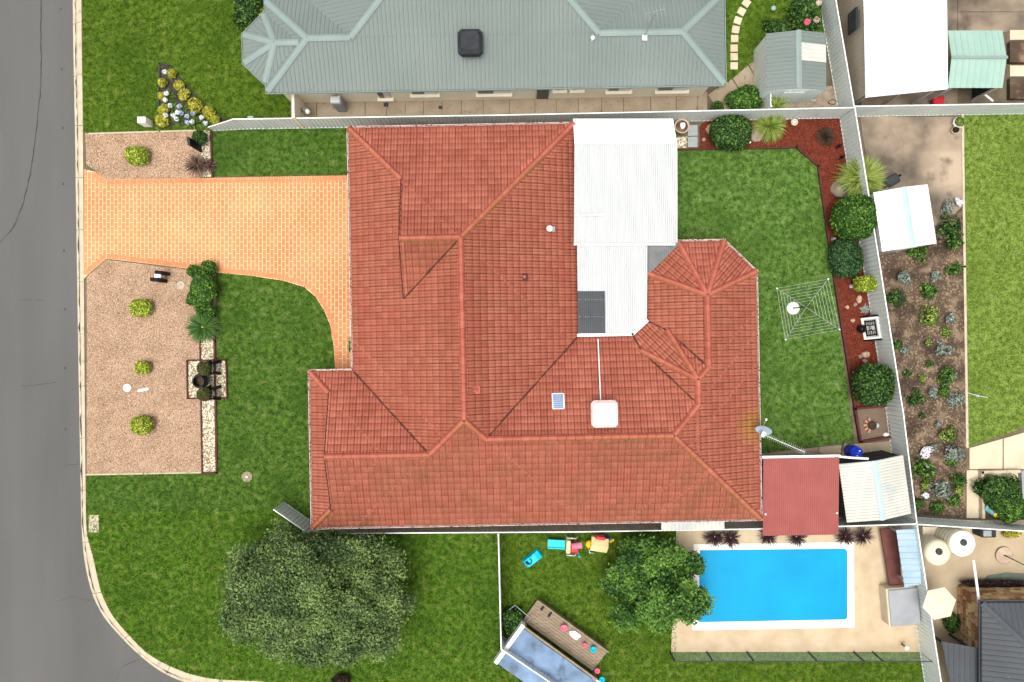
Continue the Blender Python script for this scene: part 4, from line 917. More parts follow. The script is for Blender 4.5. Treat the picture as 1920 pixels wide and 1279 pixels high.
# red carport beside the house
car = empty('carport', (0, 0, 0), R(1.0), 'red ribbed flat carport roof at the bottom right of the house', 'carport')
ca, sa = math.cos(R(-1.0)), math.sin(R(-1.0)); ro_ = lambda p: (p[0]*ca-p[1]*sa, p[0]*sa+p[1]*ca)
a, b_ = ro_(P2(1431, 860, 2.45)), ro_(P2(1571, 1002, 2.15)); q = [(a[0], b_[1]), (b_[0], b_[1]), (b_[0], a[1]), (a[0], a[1])]
add_sheet('roof_sheet', q, lambda x, y: 2.45+(y-a[1])*.07, (1, 0), M_red, car, CORR, .098)
MB().box(((a[0]+b_[0])/2, a[1]+.07, 2.42), (b_[0]-a[0]+.1, .11, .1)).build('gutter', M_whitep, car)
posts(car, [(a[0]+.1, a[1]-.1), (b_[0]-.1, a[1]-.1), (a[0]+.1, -8.4), (b_[0]-.1, -8.4)], 2.35, M_cream2)
MB().box((a[0]-.1, (a[1]-8.5)/2, 2.3), (.05, a[1]+8.5, .12)).build('side_rail', M_cream2, car)
MB().box(((a[0]+b_[0])/2, -5.98, 1.1), (b_[0]-a[0]-.3, .05, 2.2)).build('back_screen', M_dark, car)
zpipe('downpipe', [(1572, 856), (1600, 858.5), (1628, 860)], 2.3, 'white pipe running from carport gutter towards the blue barrel', .055)
tag(add_sheet('roof_panel', [P2(1240, 970, 2.3), P2(1358, 968, 2.3), P2(1358, 992, 2.2), P2(1240, 995, 2.2)], lambda x, y: 2.25, (1, 0), M_cream2, None, TRIM, .19), 'small cream awning between lower roof edge and fence', 'awning')
b = bpy.data.objects['roof_panel']
# big white roofed building, top right
big = empty('white_building', (0, 0, 0), 0, 'large building with blank white metal roof at top right', 'building')
q = [P2(1612, -120, 2.7), P2(1768, -120, 2.7), P2(1774, 169, 2.7), P2(1623, 183, 2.7)]
MB().add([(q[0][0], q[0][1]+6, 2.78), (q[1][0], q[1][1]+6, 2.86), (q[2][0], q[2][1], 2.86), (q[3][0], q[3][1], 2.72)], [(3, 2, 1, 0)]).build('ceiling', M_whitep, big).location.z = -.06
add_sheet('roof_sheet', [(q[0][0]-.1, q[0][1]+6), (q[1][0], q[1][1]+6), q[2], q[3]], lambda x, y: 2.74+(x-16.4)*.03, (1, 0), M_whitep, big, TRIM, .25)
wallsheet(big, 15.95, 24, 16.78, 11.7, 0, 2.66, mat('beige_sheet', (.42, .36, .27), (.48, .42, .33), 1, .6), big and 'wall')
MB().box((16.3, 15.3, 1.9), (.1, 1.0, .9)).build('window', M_glass, big)
MB().prism([(16.9, 13.2), (20.0, 13.2), (20.0, 24), (16.2, 24)], 0, 2.6).build('inner_wall', mat('brown_wall', (.2, .16, .12), (.25, .2, .15), 1, .8), big)
posts(big, [(17.0, 11.75), (18.6, 11.85), (20.0, 11.9)], 2.65, M_cream2)
tag(MB().bevbox((0, 0, .42), (.55, .5, .3), .06).build('storage_tub', M_redpl, None, (*P2(1760, 190, .5), 0)), 'red tub in the shade below the white roof', 'tub')
mint = empty('mint_shed', (0, 0, 0), 0, 'mint green ribbed gable roof shed at the top right corner', 'shed')
q0, q1, q2 = P2(1777, 57, 2.3), P2(1880, 56, 2.3), P2(1880, 165, 2.3); yr_ = P2(1885, 108, 2.6)[1]
for s, ya, yb in ((1, yr_, q0[1]), (-1, q2[1], yr_)): add_sheet('roof_sheet', [(q0[0], ya), (q1[0], ya), (q1[0], yb), (q0[0], yb)], lambda x, y: 2.6-.3*abs(y-yr_)/1.3, (1, 0), M_mint, mint, TRIM, .3)
MB().box(((q0[0]+q1[0])/2, yr_, 2.65), (q1[0]-q0[0]+.05, .14, .03)).build('ridge_cap', M_greencap, mint)
for a in ((q0[0]+.1, q2[1]+.9, q1[0]-.1, q2[1]+.9), (q1[0]-.1, q2[1]+.1, q1[0]-.1, q0[1]-.1)): wallsheet(mint, *a, 0, 2.25, M_dark)
posts(mint, [(q0[0]+.3, q2[1]+.1), (q1[0]-.15, q2[1]+.1)], 2.25, M_cream2)
for i, (y0, y1, m_) in enumerate(((60, 78, M_cream), (82, 120, M_soil), (126, 146, M_cream), (150, 188, M_soil))): sheet('planter_bed', PL([(1888, y0), (1990, y0), (1990, y1), (1888, y1)]), .25, m_)
zpipe('timber_beam', [(1862, 190), (1845, 176)], .9, 'white beam leaning below the mint shed', .05)

# ------------------------------------------------------------------ neighbouring grey-green metal roofed house (top)
nb = empty('metal_roof_house', (0, 0, 0), R(1.0), 'cream house with grey-green metal hip roof along the top', 'house'); ZN = 2.9; tn = .42
nS = Plane((0, 1), 11.83, tn, ZN); nWw = Plane((1, 0), -11.18, tn, ZN); nWn = Plane((0, -1), -16.03, tn, ZN); nE = Plane((-1, 0), -10.1, tn, ZN)
mW = Plane((1, 0), -9.2, tn, ZN); mE = Plane((-1, 0), -6.3, tn, ZN); mN = Plane((0, -1), -22.8, tn, ZN)
bc = (-10.62, 13.83); zb = ZN+tn*1.62
bpts = [(-11.3, 12.25), (-12.24, 13.18), (-12.24, 14.5), (-11.3, 15.42)]
bS = Plane.edge((-9, 12.25), bpts[0], ZN, bc, zb); bS = Plane((0, 1), 12.21, tn, ZN); bN = Plane((0, -1), -15.45, tn, ZN); bW = Plane((1, 0), -12.24, tn, ZN)
bSW = Plane.edge(bpts[1], bpts[0], ZN, bc, zb); bNW = Plane.edge(bpts[3], bpts[2], ZN, bc, zb)
nw = [Wing([nS, nWw, nWn, nE]), Wing([nS, mW, mE, mN]), Wing([bS, bSW, bW, bNW, bN], [(-1, 0, -8.8)])]
ne = envelope(nw); done = []
for wi, w_ in enumerate(nw):
    for p in w_.planes:
        r_ = w_.region(p, .06)
        if not r_: continue
        if wi == 1 and p is nS: r_ = clip_half(r_, *(lambda A, B: (A[0]-B[0], A[1]-B[1], A[2]-B[2]))(nS.lin(), nWn.lin()))     # only above the wings' ridge
        if len(r_) > 2: add_sheet('roof_sheet', r_, p.z, (p.n[1], -p.n[0]), M_green, nb, TRIM, .2)
def strip(root, a, b, m, wd=.3, name='ridge_cap', up=.07):
    a, b = Vector(a), Vector(b); x = (b-a).normalized(); y = Vector((0, 0, 1)).cross(x).normalized(); z = x.cross(y); L_ = (b-a).length; vs = []
    for s in (0, L_):
        for yy, zz in ((-wd/2, up-.05), (-.04, up+.012), (.04, up+.012), (wd/2, up-.05)): vs.append(a+x*s+y*yy+z*zz)
    return MB().add(vs, [(0, 1, 5, 4), (1, 2, 6, 5), (2, 3, 7, 6)]).build(name, m, root)
nA = meet(nWw, nS, nWn); nB = meet(nWn, mW, nS); nC = meet(nWn, mE, nS); nD = meet(nWn, nS, nE); mA = meet(mW, nS, mN); mB_ = meet(mE, nS, mN)
for a, b in (((-11.18, 11.83, ZN), nA), ((-11.18, 16.03, ZN), nA), (nA, nB), (nB, mA), (nC, mB_), (nC, nD), (nD, (10.1, 11.83, ZN)), (nD, (10.1, 16.03, ZN)), (mA, mB_),
             *[((*q, ZN), (*bc, zb)) for q in bpts], ((*bc, zb), (-9.5, 13.83, zb))): strip(nb, a, b, M_greencap)
for a, b in (((-11.18, 11.83), (10.1, 11.83)), ((10.1, 11.83), (10.1, 16.03)), (bpts[1], bpts[0]), (bpts[2], bpts[1]), (bpts[3], bpts[2]), ((-11.18, 16.03), (-11.18, 15.4)), ((-11.18, 12.2), (-11.18, 11.83))): gutter(nb, a, b, ZN, M_greencap, .1)
MB().prism([(-10.85, 12.14), (9.75, 12.14), (9.75, 15.7), (6.0, 15.7), (6.0, 22.4), (-8.9, 22.4), (-8.9, 15.7), (-10.85, 15.7)], -.05, 2.86).build('wall', M_wall, nb)
MB().prism([(-10.8, 12.5), (-11.2, 12.6), (-11.95, 13.35), (-11.95, 14.4), (-11.2, 15.1), (-10.8, 15.1)], -.05, 2.86).build('bay_wall', M_brick, nb)
MB().box((-10.25, 11.45, 1.0), (.12, 1.25, 2.0)).build('wing_wall', M_wall, nb)
def nwin(px0, px1, z0, z1, door=False):
    u0 = (px0-960)/40.0+.22; u1 = (px1-960)/40.0+.22; w_ = u1-u0; f = MB().box(((u0+u1)/2, 12.13, (z0+z1)/2), (w_, .07, z1-z0)).build('door' if door else 'window', M_cream2, nb)
    MB().box(((u0+u1)/2-(0 if door else w_/4), 12.125, (z0+z1)/2), (w_/2-.06 if not door else w_-.12, .09, z1-z0-.12)).build('pane', M_glass, f)
    if not door:
        MB().box(((u0+u1)/2+w_/4, 12.125, (z0+z1)/2), (w_/2-.06, .085, z1-z0-.12)).build('flyscreen', M_steel, f); MB().box(((u0+u1)/2, 12.05, z0-.05), (w_+.2, .2, .08)).build('sill', M_wall, f)
for a in ((698, 722, .7, 2.2), (765, 815, 1.2, 2.3), (893, 956, 1.1, 2.3), (1042, 1062, 1.5, 2.3), (1075, 1097, 1.5, 2.3), (1146, 1190, 1.2, 2.3), (1243, 1302, 1.1, 2.3)): nwin(*a)
nwin(1006, 1034, .1, 2.2, True)
p = P2(880, 72, 4.9); root = empty('evaporative_cooler', (p[0], p[1], nS.z(p[0]+.24, p[1]+.0)), R(1), 'black boxy evaporative cooler on the grey-green metal roof', 'cooler')
MB().bevbox((0, .1, .15), (.8, .8, .6), .08).build('dropper', M_coolblack, root); MB().bevbox((0, .1, .62), (1.12, 1.12, .55), .16).build('hood', M_coolblack, root)
b = MB(); b.tube([(-.42, -.32, .9), (.42, .52, .9)], .025, 5); b.tube([(-.42, .52, .9), (.42, -.32, .9)], .025, 5); b.build('rib', M_dark, root)
def nroof(px, py):
    z = 4
    for _ in range(20): x, y = P2(px, py, z); z = ne(x+.0175*y, y-.0175*x)
    return (x, y, z)
a, b_, c_ = nroof(895, 100), nroof(883, 101), nroof(883, 164)
tag(MB().tube([(q[0], q[1], q[2]+.09) for q in (a, b_, c_)], .03, 8).build('drain_pipe', M_whitep), 'white bent pipe below the black roof cooler', 'pipe')
p = nroof(1110, 76); root = empty('roof_vent', p, 0, 'small white vent pipe on the grey-green roof', 'vent'); MB().tube([(0, 0, 0), (0, 0, .35)], .06, 10).build('pipe', M_whitep, root); MB().lathe([(0, .4), (.1, .36), (.1, .33), (0, .33)], (0, 0, 0), 12).build('cowl', M_whitep, root)
p = nroof(1208, 70); root = empty('tv_antenna', p, 0, 'thin antenna mast on the grey-green roof', 'antenna')
MB().tube([(0, 0, 0), (.06, .1, 2.4)], .022, 6).build('mast', M_grey, root); MB().box((0, 0, .06), (.22, .34, .1)).build('bracket', M_whitep, root)
b = MB(); b.tube([(-.4, .1, 2.38), (.5, .3, 2.38)], .015, 5); b.build('boom', M_grey, root)
for k in range(6): MB().tube([(-.35+k*.16+.06, -.18+k*.035, 2.4), (-.35+k*.16-.06, .34+k*.035, 2.4)], .01, 5).build('rod', M_grey, root)
p = P2(642, 208, 0); root = empty('hot_water_unit', (p[0], p[1]+.1, .03), 0, 'grey upright water heater box against the cream wall', 'water heater')
MB().bevbox((0, 0, .75), (.5, .36, 1.5), .05).build('cabinet', M_grey, root); MB().bevbox((-.02, 0, 1.53), (.46, .3, .06), .02).build('lid', M_steel, root); MB().tube([(.2, .1, 0), (.2, .1, 1.7)], .03, 8).build('pipe', M_whitep, root)
root = empty('hose_reel', (*P2(571, 205, .8), .03), 0, 'coiled hose reel at the end of the cream wall', 'hose reel')
b = MB()
for k in range(4): b.tube([(.16*math.cos(t/12*6.283), .05*k-.1, .75+.16*math.sin(t/12*6.283)) for t in range(13)], .02, 5)
b.build('hose', M_grey, root); MB().lathe([(0, .2), (.1, .18), (.12, 0)], (.16, -.12, .75), 12).build('cover', M_whitep, root); MB().tube([(0, 0, 0), (0, 0, .75)], .025, 6).build('stand', M_grey, root)
for q, r_ in (((724, 197), .12), ((826, 202), .1)):
    tag(MB().box((0, 0, .008), (2*r_, 1.6*r_, .016)).build('drain_grate', M_dark, None, (*P2(*q), .032)), 'dark square drain on the side path near the '+('water heater' if q[0] < 800 else 'middle window'), 'drain')
tag(MB().box((0, 0, .4), (.4, .3, .8)).build('letter_pillar', M_coping, None, (*P2(279, 233), 0)), 'small pale pillar by the flower bed at top left', 'pillar')
tag(MB().box((0, 0, .45), (.28, .22, .9)).build('meter_box', M_mint, None, (*P2(473, 225, .6), 0)), 'small mint green box behind the top fence', 'box')

# ------------------------------------------------------------------ front garden things
for (x, y, r_, h_), lb in zip(((255, 291, .52, .5), (263, 578, .49, .48), (267, 690, .36, .38), (265, 798, .5, .5)),
        ('clipped lime green ball bush in the gravel above the driveway', 'clipped lime green ball bush nearest below the driveway', 'smallest lime green ball bush beside the white disc', 'lime green ball bush lowest in the gravel bed')):
    q = P2(x, y, h_); leafball('lime_bush', (q[0], q[1], h_*.75), r_*1.02, r_*.88, h_*.8, 2600 if r_ > .4 else 1500, .05, F_lime, lb, 'bush', 'lime ball bushes', p=2.8, lump=.05, corem=foliage('lime_core', (.05, .07, .01), (.09, .11, .015)))
q = P2(374, 258, .5); leafball('topiary_ball', (q[0], q[1], .45), .36, .36, .4, 1400, .045, F_dark, 'dark green ball bush at the end of the white pebbles by the top fence', 'bush', lump=.05)
q = P2(371, 309, .5); rosette('cordyline', (q[0]-.1, q[1]), 120, .72, .05, F_burg, 'brown spiky strap-leaf plant beside the driveway', el=(.0, 1.35), curve=.5, stem=.25)
q2 = P2(386, 309, .4); rosette('cordyline', (q2[0]+.02, q2[1]), 80, .5, .045, F_burg, 'smaller reddish spiky plant at the upper lawn edge', el=(.0, 1.35), curve=.5, stem=.15)
def screen(name, px, py, w_, d_, h, rz, label):
    root = empty(name, (*P2(px, py), 0), R(rz), label, 'screen'); MB().box((0, 0, h/2), (w_, d_, h)).build('panel', M_black, root); MB().box((0, 0, h+.015), (w_+.03, d_+.02, .03)).build('cap', M_coolblack, root); return root
screen('black_screen', 377, 279, .09, .38, 1.55, 8, 'black upright panel in white pebbles near the brown spiky plant')
# letterbox: two black slabs with a white box between
root = empty('letterbox', (*P2(308, 520), 0), R(-4), 'white letterbox held between two black upright slabs', 'letterbox')
MB().box((.14, .17, .52), (.34, .17, 1.04)).build('slab', M_black, root); MB().box((-.02, -.19, .52), (.42, .18, 1.04)).build('slab', M_black, root)
MB().bevbox((.03, -.01, .88), (.2, .28, .2), .03).build('box', M_whitep, root, (0, 0, 0)); MB().box((.03, -.155, .9), (.14, .01, .03)).build('slot', M_black, root); MB().box((.16, 0, .86), (.12, .18, .14)).build('parcel_tube', M_steel, root)
root = empty('tap_cover', (*P2(339, 535), .02), 0, 'round pale grey cover plate in the gravel by the green shrub', 'cover')
MB().lathe([(.2, 0), (.2, .02), (.15, .02), (.15, .008), (.1, .008), (.1, .026), (0, .026)], (0, 0, 0), 24).build('plate', M_kerb, root); MB().lathe([(.03, .02), (.03, .05), (0, .05)], (0, 0, 0), 10).build('knob', M_grey, root)
tag(MB().lathe([(.2, 0), (.2, .03), (.185, .045), (0, .045)], (0, 0, 0), 28).build('lid', M_whitep, None, (*P2(239, 727), .018)), 'round white lid lying in the gravel', 'lid')
tag(MB().bevbox((0, 0, .02), (.56, .13, .05), .02).build('marker_bar', M_whitep, None, (*P2(269, 731), .02), R(13)), 'short white bar lying in the gravel beside the round lid', 'bar')
# urn and two stands with ball plants
q = P2(371, 716, .9); root = empty('urn', (q[0]+.06, q[1]+.03, .03), 0, 'large glossy black urn standing on white pebbles', 'urn')
MB().lathe([(.0, 0), (.19, 0), (.2, .03), (.27, .25), (.36, .55), (.38, .72), (.34, .86), (.27, .94), (.3, 1.0), (.285, 1.02), (.25, .99), (.22, .9), (.3, .8), (.33, .65), (.3, .55)], (0, 0, 0), 36).build('body', mat('black_glaze', (.012, .013, .015), (.03, .033, .037), 3, .22), root)
MB().lathe([(0, .6), (.3, .6)], (0, 0, 0), 20).build('soil', M_soil, root)
for y_, lb in ((688, 'black four-legged stand with a ball plant, above the urn'), (735, 'black four-legged stand with a ball plant, below the urn')):
    cx, cy = P2(404, y_+1); root = empty('plant_stand', (cx, cy, .03), 0, lb, 'plant stand', 'plant stands by the urn')
    for sx in (-1, 1):
        for sy in (-1, 1): MB().tube([(sx*.24, sy*.3, 0), (sx*.17, sy*.2, .95)], [.085, .1], 6).build('leg', M_black, root)
    MB().bevbox((0, 0, .98), (.52, .56, .1), .03).build('tray', M_black, root); MB().tube([(.25, -.2, 1.05), (.25, .2, 1.05)], .02, 6).build('rim', M_grey, root)
    MB().lathe([(.18, 1.0), (.28, 1.1), (.3, 1.2), (0, 1.2)], (-.04, 0, 0), 20).build('bowl', M_black, root)
    leafball('x', (-.06, 0, 1.3), .34, .34, .27, 1300, .04, foliage('olive_leaf%d' % y_, (.025, .045, .008), (.09, .12, .02), 6, c3=(.13, .07, .03), c3scale=5, c3lo=.5, c3hi=.65), None, lump=.05, parent=root)
q = P2(380, 545, .7); root = leafball('garden_shrub', (q[0]+.05, q[1], .62), .66, .95, .62, 5200, .07, F_mid, 'leafy mid green shrub beside the driveway corner', 'shrub', lump=.22)
for dx, dy, r_ in ((-.62, 1.0, .3), (.15, 1.12, .38), (-.62, -.42, .32), (.1, -1.0, .4)): leafball('x', (dx, dy, .42), r_, r_, r_, 900, .06, F_mid, None, parent=root, lump=.2)
q = P2(375, 613, .5); rosette('cycad', (q[0]+.08, q[1]), 300, .92, .06, F_cycad, 'dark green cycad with radiating fronds beside the leafy shrub', 'cycad', el=(-.1, 1.0), curve=.4, stem=.25, heart=M_rock)
root = empty('bare_patch', (*P2(463, 894), .008), 0, 'round bare sandy patch in the front lawn', 'patch')
MB().lathe([(0, .02), (.2, .018), (.27, 0)], (0, 0, 0), 14).build('sand', M_conc, root); rr = rock('pebble', (0, 0, 0), .06, .06, .05, M_coping, None, None, 3); rr.parent = root; rr.name = 'pebble'
q = P2(658, 648, .4); leafball('wall_plant', (q[0], q[1], .35), .12, .38, .35, 600, .06, F_straw, 'narrow lime plant at the house wall beside the driveway', 'plant', lump=.2)
# triangular flower bed, top left
fb = PL([(300, 120), (318, 124), (345, 155), (370, 185), (400, 210), (425, 228), (298, 238)])
sheet('flower_bed', fb, .03, mat('dark_soil', (.035, .028, .022), (.07, .055, .045), 3, .95, .7, 30))
edging('timber_edging', fb[:6]+[], 'curved dark edge of the triangular flower bed', m=M_dark, h=.1); edging('timber_edging', [fb[0], fb[6]], 'straight dark edge of the triangular flower bed', m=M_dark, h=.1)
for i, ((x, y, r_), lb) in enumerate(zip(((323, 138, 8), (305, 156, 8), (337, 161, 10), (346, 179, 11), (305, 181, 8), (366, 199, 14), (307, 206, 10), (393, 211, 12), (305, 227, 13), (404, 226, 8)),
        ('topmost', 'upper left', 'upper right', 'second on the right side', 'middle left', 'largest', 'lower left', 'orange-tinged right', 'bottom left', 'small right corner'))):
    q = P2(x, y, .2); leafball('yellow_shrub', (q[0], q[1], .22), r_/37*.95, r_/37*.95, .26, 520, .06, F_yel, 'yellow green tuft, '+lb+' one in the triangular flower bed', 'shrub', 'yellow tufts in the flower bed', lump=.2)
fl = [(313, 176), (311, 188), (320, 199), (337, 200), (326, 217), (334, 212), (341, 213), (332, 224), (352, 219), (363, 214), (352, 230), (361, 229), (379, 221), (312, 217), (386, 232), (310, 136)]
FLW = ['touching the middle left yellow tuft', 'just below the middle left yellow tuft', 'above the bottom cluster, left of the lilac one', 'topmost of its colour', 'inner left of the bottom cluster', 'centre left of the bottom cluster',
       'second from the top', 'lowest left beside the bottom yellow tuft', 'in the middle of the cluster', 'rightmost of its colour', 'lowest of its colour', 'lowest in the cluster middle', 'right of the cluster near the orange tuft', 'beside the lower left yellow tuft', 'touching the fence end', 'at the top tip beside a grey stone']
for i, (x, y) in enumerate(fl):
    q = P2(x, y, .4); lil = i in (3, 6, 8, 9, 10); root = empty('agapanthus', (q[0], q[1], .03), 0, ('lilac' if lil else 'white')+' flower head in the triangular bed, '+FLW[i], 'flower', 'lilac flower heads' if lil else 'white flower heads')
    V, F, T = blades(26, .42, .03, .3, 1.3, .8); link('leaves', mesh_np('leaves', V, F, F_mid, T), root); MB().tube([(0, 0, 0), (0, 0, .42)], .012, 5).build('stem', F_mid, root)
    D = RNG.normal(0, 1, (90, 3)); D /= np.linalg.norm(D, axis=1)[:, None]; V, F = leaves(D*.1+np.array([0, 0, .45]), D, .05); link('flower_head', mesh_np('flower_head', V, F, F_lilac if lil else F_white, np.repeat(RNG.uniform(0, 1, 90), 4)), root)
rock('boulder', (*P2(310, 136), .03), .12, .1, .1, M_rockg, 'grey stone in the top of the triangular flower bed', 'rock', 11)
q = P2(466, 8, .6); leafball('dark_shrub', (q[0], q[1], .5), .75, 1.1, .6, 3000, .08, F_dark, 'dark shrub at the top edge beside the bay roof', 'shrub', lump=.25)
q = P2(482, 20, .6); leafball('yellow_shrub', (q[0], q[1], .5), .3, .3, .35, 700, .07, F_yel, 'yellow shrub against the bay roof at the top edge', 'shrub', lump=.25)

# ------------------------------------------------------------------ back garden bed
root = empty('clay_pot', (*P2(1275, 241), .03), 0, 'round clay pot with a pale rock inside, beside the patio roof', 'pot')
MB().lathe([(0, 0), (.26, 0), (.33, .35), (.37, .42), (.37, .47), (.315, .47), (.3, .38), (0, .38)], (0, 0, 0), 32).build('body', M_terra, root); MB().lathe([(0, .4), (.3, .39)], (0, 0, 0), 20).build('soil', M_soil, root)
rr = rock('stone', (.02, .02, .4), .13, .16, .12, M_coping, None, None, 4); rr.parent = root; rr.name = 'stone'
rock('boulder', (*P2(1329, 244), .02), .17, .24, .22, M_rock, 'tan stone beside the two grey slabs', 'rock', 21)
rock('boulder', (*P2(1319, 262), .02), .1, .1, .07, M_rockg, 'small dark stone in the mulch near the grey slabs', 'rock', 22)
q = P2(1371, 249, .8); leafball('ball_hedge', (q[0], q[1], .72), .98, .78, .78, 5200, .075, F_dark, 'glossy round dark hedge below the top fence', 'hedge', p=2.6, lump=.06, seed=3)
q = P2(1446, 233, .5); rosette('grass_clump', q, 1000, .95, .022, F_straw, 'arching lime green grass clump beside the round hedge', 'grass clump', el=(.15, 1.45), curve=.9, base=.2)
root = empty('stone_pot', (*P2(1487, 231), .02), 0, 'small pale round pot beside the lime grass clump', 'pot'); MB().lathe([(0, 0), (.14, 0), (.19, .18), (.16, .24), (.1, .24), (.09, .16), (0, .16)], (0, 0, 0), 20).build('body', M_kerb, root)
rr = rock('stone', (0, 0, .16), .06, .06, .06, M_whitep, None, None, 8); rr.parent = root; rr.name = 'stone'
rock('boulder', (*P2(1405, 267), .02), .08, .06, .07, M_coping, 'little white stone at the foot of the round hedge', 'rock', 23)
rock('boulder', (*P2(1418, 254), .02), .3, .36, .16, M_rockg, 'flat grey stone between round hedge and lime grass', 'rock', 24)
q = P2(1551, 254, .3); rosette('brown_grass', q, 500, .55, .022, F_brown, 'dark brown tuft of grass in the mulch corner', 'grass tuft', el=(.2, 1.4), curve=.9, base=.12)
for (x, y), lb in (((1570, 276), 'upper small black bird ornament in the mulch'), ((1575, 297), 'lower small black bird ornament in the mulch')):
    root = empty('bird_ornament', (*P2(x, y), .02), R(40), lb, 'ornament', 'black bird ornaments'); MB().lathe([(0, .12), (.05, .14), (.085, .2), (.07, .28), (.03, .33), (0, .34)], (0, 0, 0), 12).build('body', M_black, root)
    MB().tube([(-.05, 0, .22), (-.2, .02, .16)], [.05, .015], 6).build('tail', M_black, root); b = MB(); b.lathe([(0, .3), (.045, .34), (.04, .39), (0, .41)], (.05, 0, 0), 10); b.tube([(.08, 0, .36), (.14, 0, .35)], [.018, .004], 5); b.build('head', M_black, root); MB().tube([(0, 0, 0), (0, 0, .14)], .012, 5).build('leg', M_black, root)
q = P2(1617, 334, .9); rosette('grass_clump', (q[0], q[1]), 1200, 1.15, .03, F_straw, 'big yellow green grass clump leaning over the fence', 'grass clump', el=(.1, 1.45), curve=.7, stem=.7, base=.35)
rock('boulder', (*P2(1572, 357), .02), .42, .4, .4, M_rockg, 'large round grey boulder beside the lawn edge', 'rock', 25)
rock('boulder', (*P2(1597, 366), .02), .3, .28, .24, M_rockg, 'rough grey rock under the big grass clump', 'rock', 26)
q = P2(1606, 407, 1.3); leafball('ball_hedge', (q[0]-.05, q[1], 1.12), 1.0, 1.0, 1.1, 6500, .08, F_mid, 'big round clipped hedge overlapping the fence by the white shed', 'hedge', p=2.6, lump=.06, seed=5)
q = P2(1586, 484, .6); leafball('needle_bush', (q[0], q[1], .5), .74, .96, .62, 6500, .06, F_pine, 'dark fine-leaved cushion bush between lawn edge and fence', 'bush', p=2.8, lump=.08, seed=6)
q = P2(1624, 532, .9); leafball('lime_hedge', (q[0], q[1], .62), .45, .36, .66, 2600, .06, F_lime, 'bright lime clipped box bush touching the fence', 'bush', p=4, lump=.04, seed=7)
def statue(px, py, h, label, m):
    root = empty('garden_statue', (*P2(px, py), .02), 0, label, 'statue'); MB().lathe([(.1, 0), (.11, .04), (.07, .08), (.09, h*.35), (.08, h*.6), (.04, h*.72), (0, h*.74)], (0, 0, 0), 14).build('body', m, root); MB().lathe([(0, h*.68), (.055, h*.74), (.06, h*.85), (.03, h*.97), (0, h)], (0, 0, 0), 14).build('head', m, root)
statue(1596, 537, .5, 'pale statue beside the lime box bush', M_coping); statue(1609, 715, .42, 'small white statue beside the lowest dark hedge', M_whitep)
statue(1561, 449, .35, 'bluish grey figure at the top left of the cushion bush', M_steel)
for (x, y, a_, b_, m_), lb in (((1610, 562, .14, .22, M_rock), 'orange sandstone rock below the lime box bush'), ((1588, 576, .09, .1, M_rock), 'small tan stone in the mulch left of the sandstone rock'), ((1603, 571, .09, .09, M_rockg), 'small dark stone beside the sandstone rock'),
        ((1598, 601, .11, .09, M_rock), 'flat tan stone above the black kettle pot'), ((1622, 665, .19, .17, M_rock), 'largest pale tan rock below the framed panel'), ((1613, 668, .1, .1, M_rockg), 'little brown rock left of the pale tan rock'), ((1621, 677, .13, .1, M_rockg), 'flat brown rock under the pale tan rock'), ((1586, 660, .07, .06, M_rockg), 'tiny dark stone at the mulch edge')):
    rock('boulder', (*P2(x, y), .02), a_, b_, min(a_, b_)*.9, m_, lb, 'rock', random.randrange(999))
q = P2(1629, 579, .5); rosette('silver_plant', q, 60, .3, .04, F_silver, 'small silvery plant at the fence above the framed panel', 'plant', el=(.2, 1.3))
root = empty('framed_panel', (*P2(1617, 617), .03), R(9), 'white framed panel with black scrollwork leaning at the fence', 'panel'); root.rotation_euler = (0, R(30), R(9))
b = MB(); W_, H_ = 1.1, .95
for y, z, dy, dz in ((0, .05, W_, .1), (0, H_-.05, W_, .1), (-W_/2+.05, H_/2, .1, H_-.2), (W_/2-.05, H_/2, .1, H_-.2)): b.box((0, y, z), (.05, dy, dz))
b.build('frame', M_whitep, root); MB().box((.03, 0, H_/2), (.02, W_-.18, H_-.18)).build('backing', M_cream2, root)
b = MB()
for y, z, dy, dz in ((0, .2, W_-.3, .06), (0, H_-.2, W_-.3, .06), (-W_/2+.2, H_/2, .06, H_-.4), (W_/2-.2, H_/2, .06, H_-.4), (-.12, H_/2, .04, H_-.4), (.14, H_/2, .04, H_-.4)): b.box((-.012, y, z), (.03, dy, dz))
for k, (y, z) in enumerate(((-.25, .36), (-.25, .58), (.0, .45), (.25, .38), (.25, .58))): b.tube([(-.015, y+.09*math.cos(t*.7+k), z+.08*math.sin(t*.7+k)*(1-.06*t)) for t in range(9)], .018, 5)
b.build('scrollwork', M_black, root)
for s in (-1, 1): MB().box((-.02, s*(W_/2+.04), H_/2), (.08, .07, H_+.05)).build('end_post', M_black, root)
root = empty('kettle_pot', (*P2(1612, 617), .02), 0, 'glossy black round pot in front of the framed panel', 'pot'); MB().lathe([(0, 0), (.12, .0), (.21, .14), (.21, .26), (.12, .38), (0, .4)], (0, 0, 0), 24).build('body', mat('gloss_black', (.006, .006, .007), (.01, .01, .011), 3, .12), root); MB().lathe([(.03, .38), (.04, .44), (0, .45)], (0, 0, 0), 10).build('knob', M_black, root)
q = P2(1639, 722, 1.2); leafball('ball_hedge', (q[0]-.05, q[1], 1.0), .82, .95, 1.0, 5600, .08, F_dark, 'dark square-clipped hedge at the lower end of the mulch bed', 'hedge', p=3, lump=.08, seed=9)
root = empty('fire_pit', (*P2(1632, 797), .03), R(10), 'round black fire bowl beside half ring of bricks on the brown square', 'fire pit')
MB().lathe([(0, .02), (.14, .03), (.2, .16), (.22, .22), (.2, .22), (.13, .06), (0, .05)], (0, 0, 0), 24).build('bowl', mat('rusty_iron', (.035, .025, .02), (.07, .045, .03), 6, .8), root)
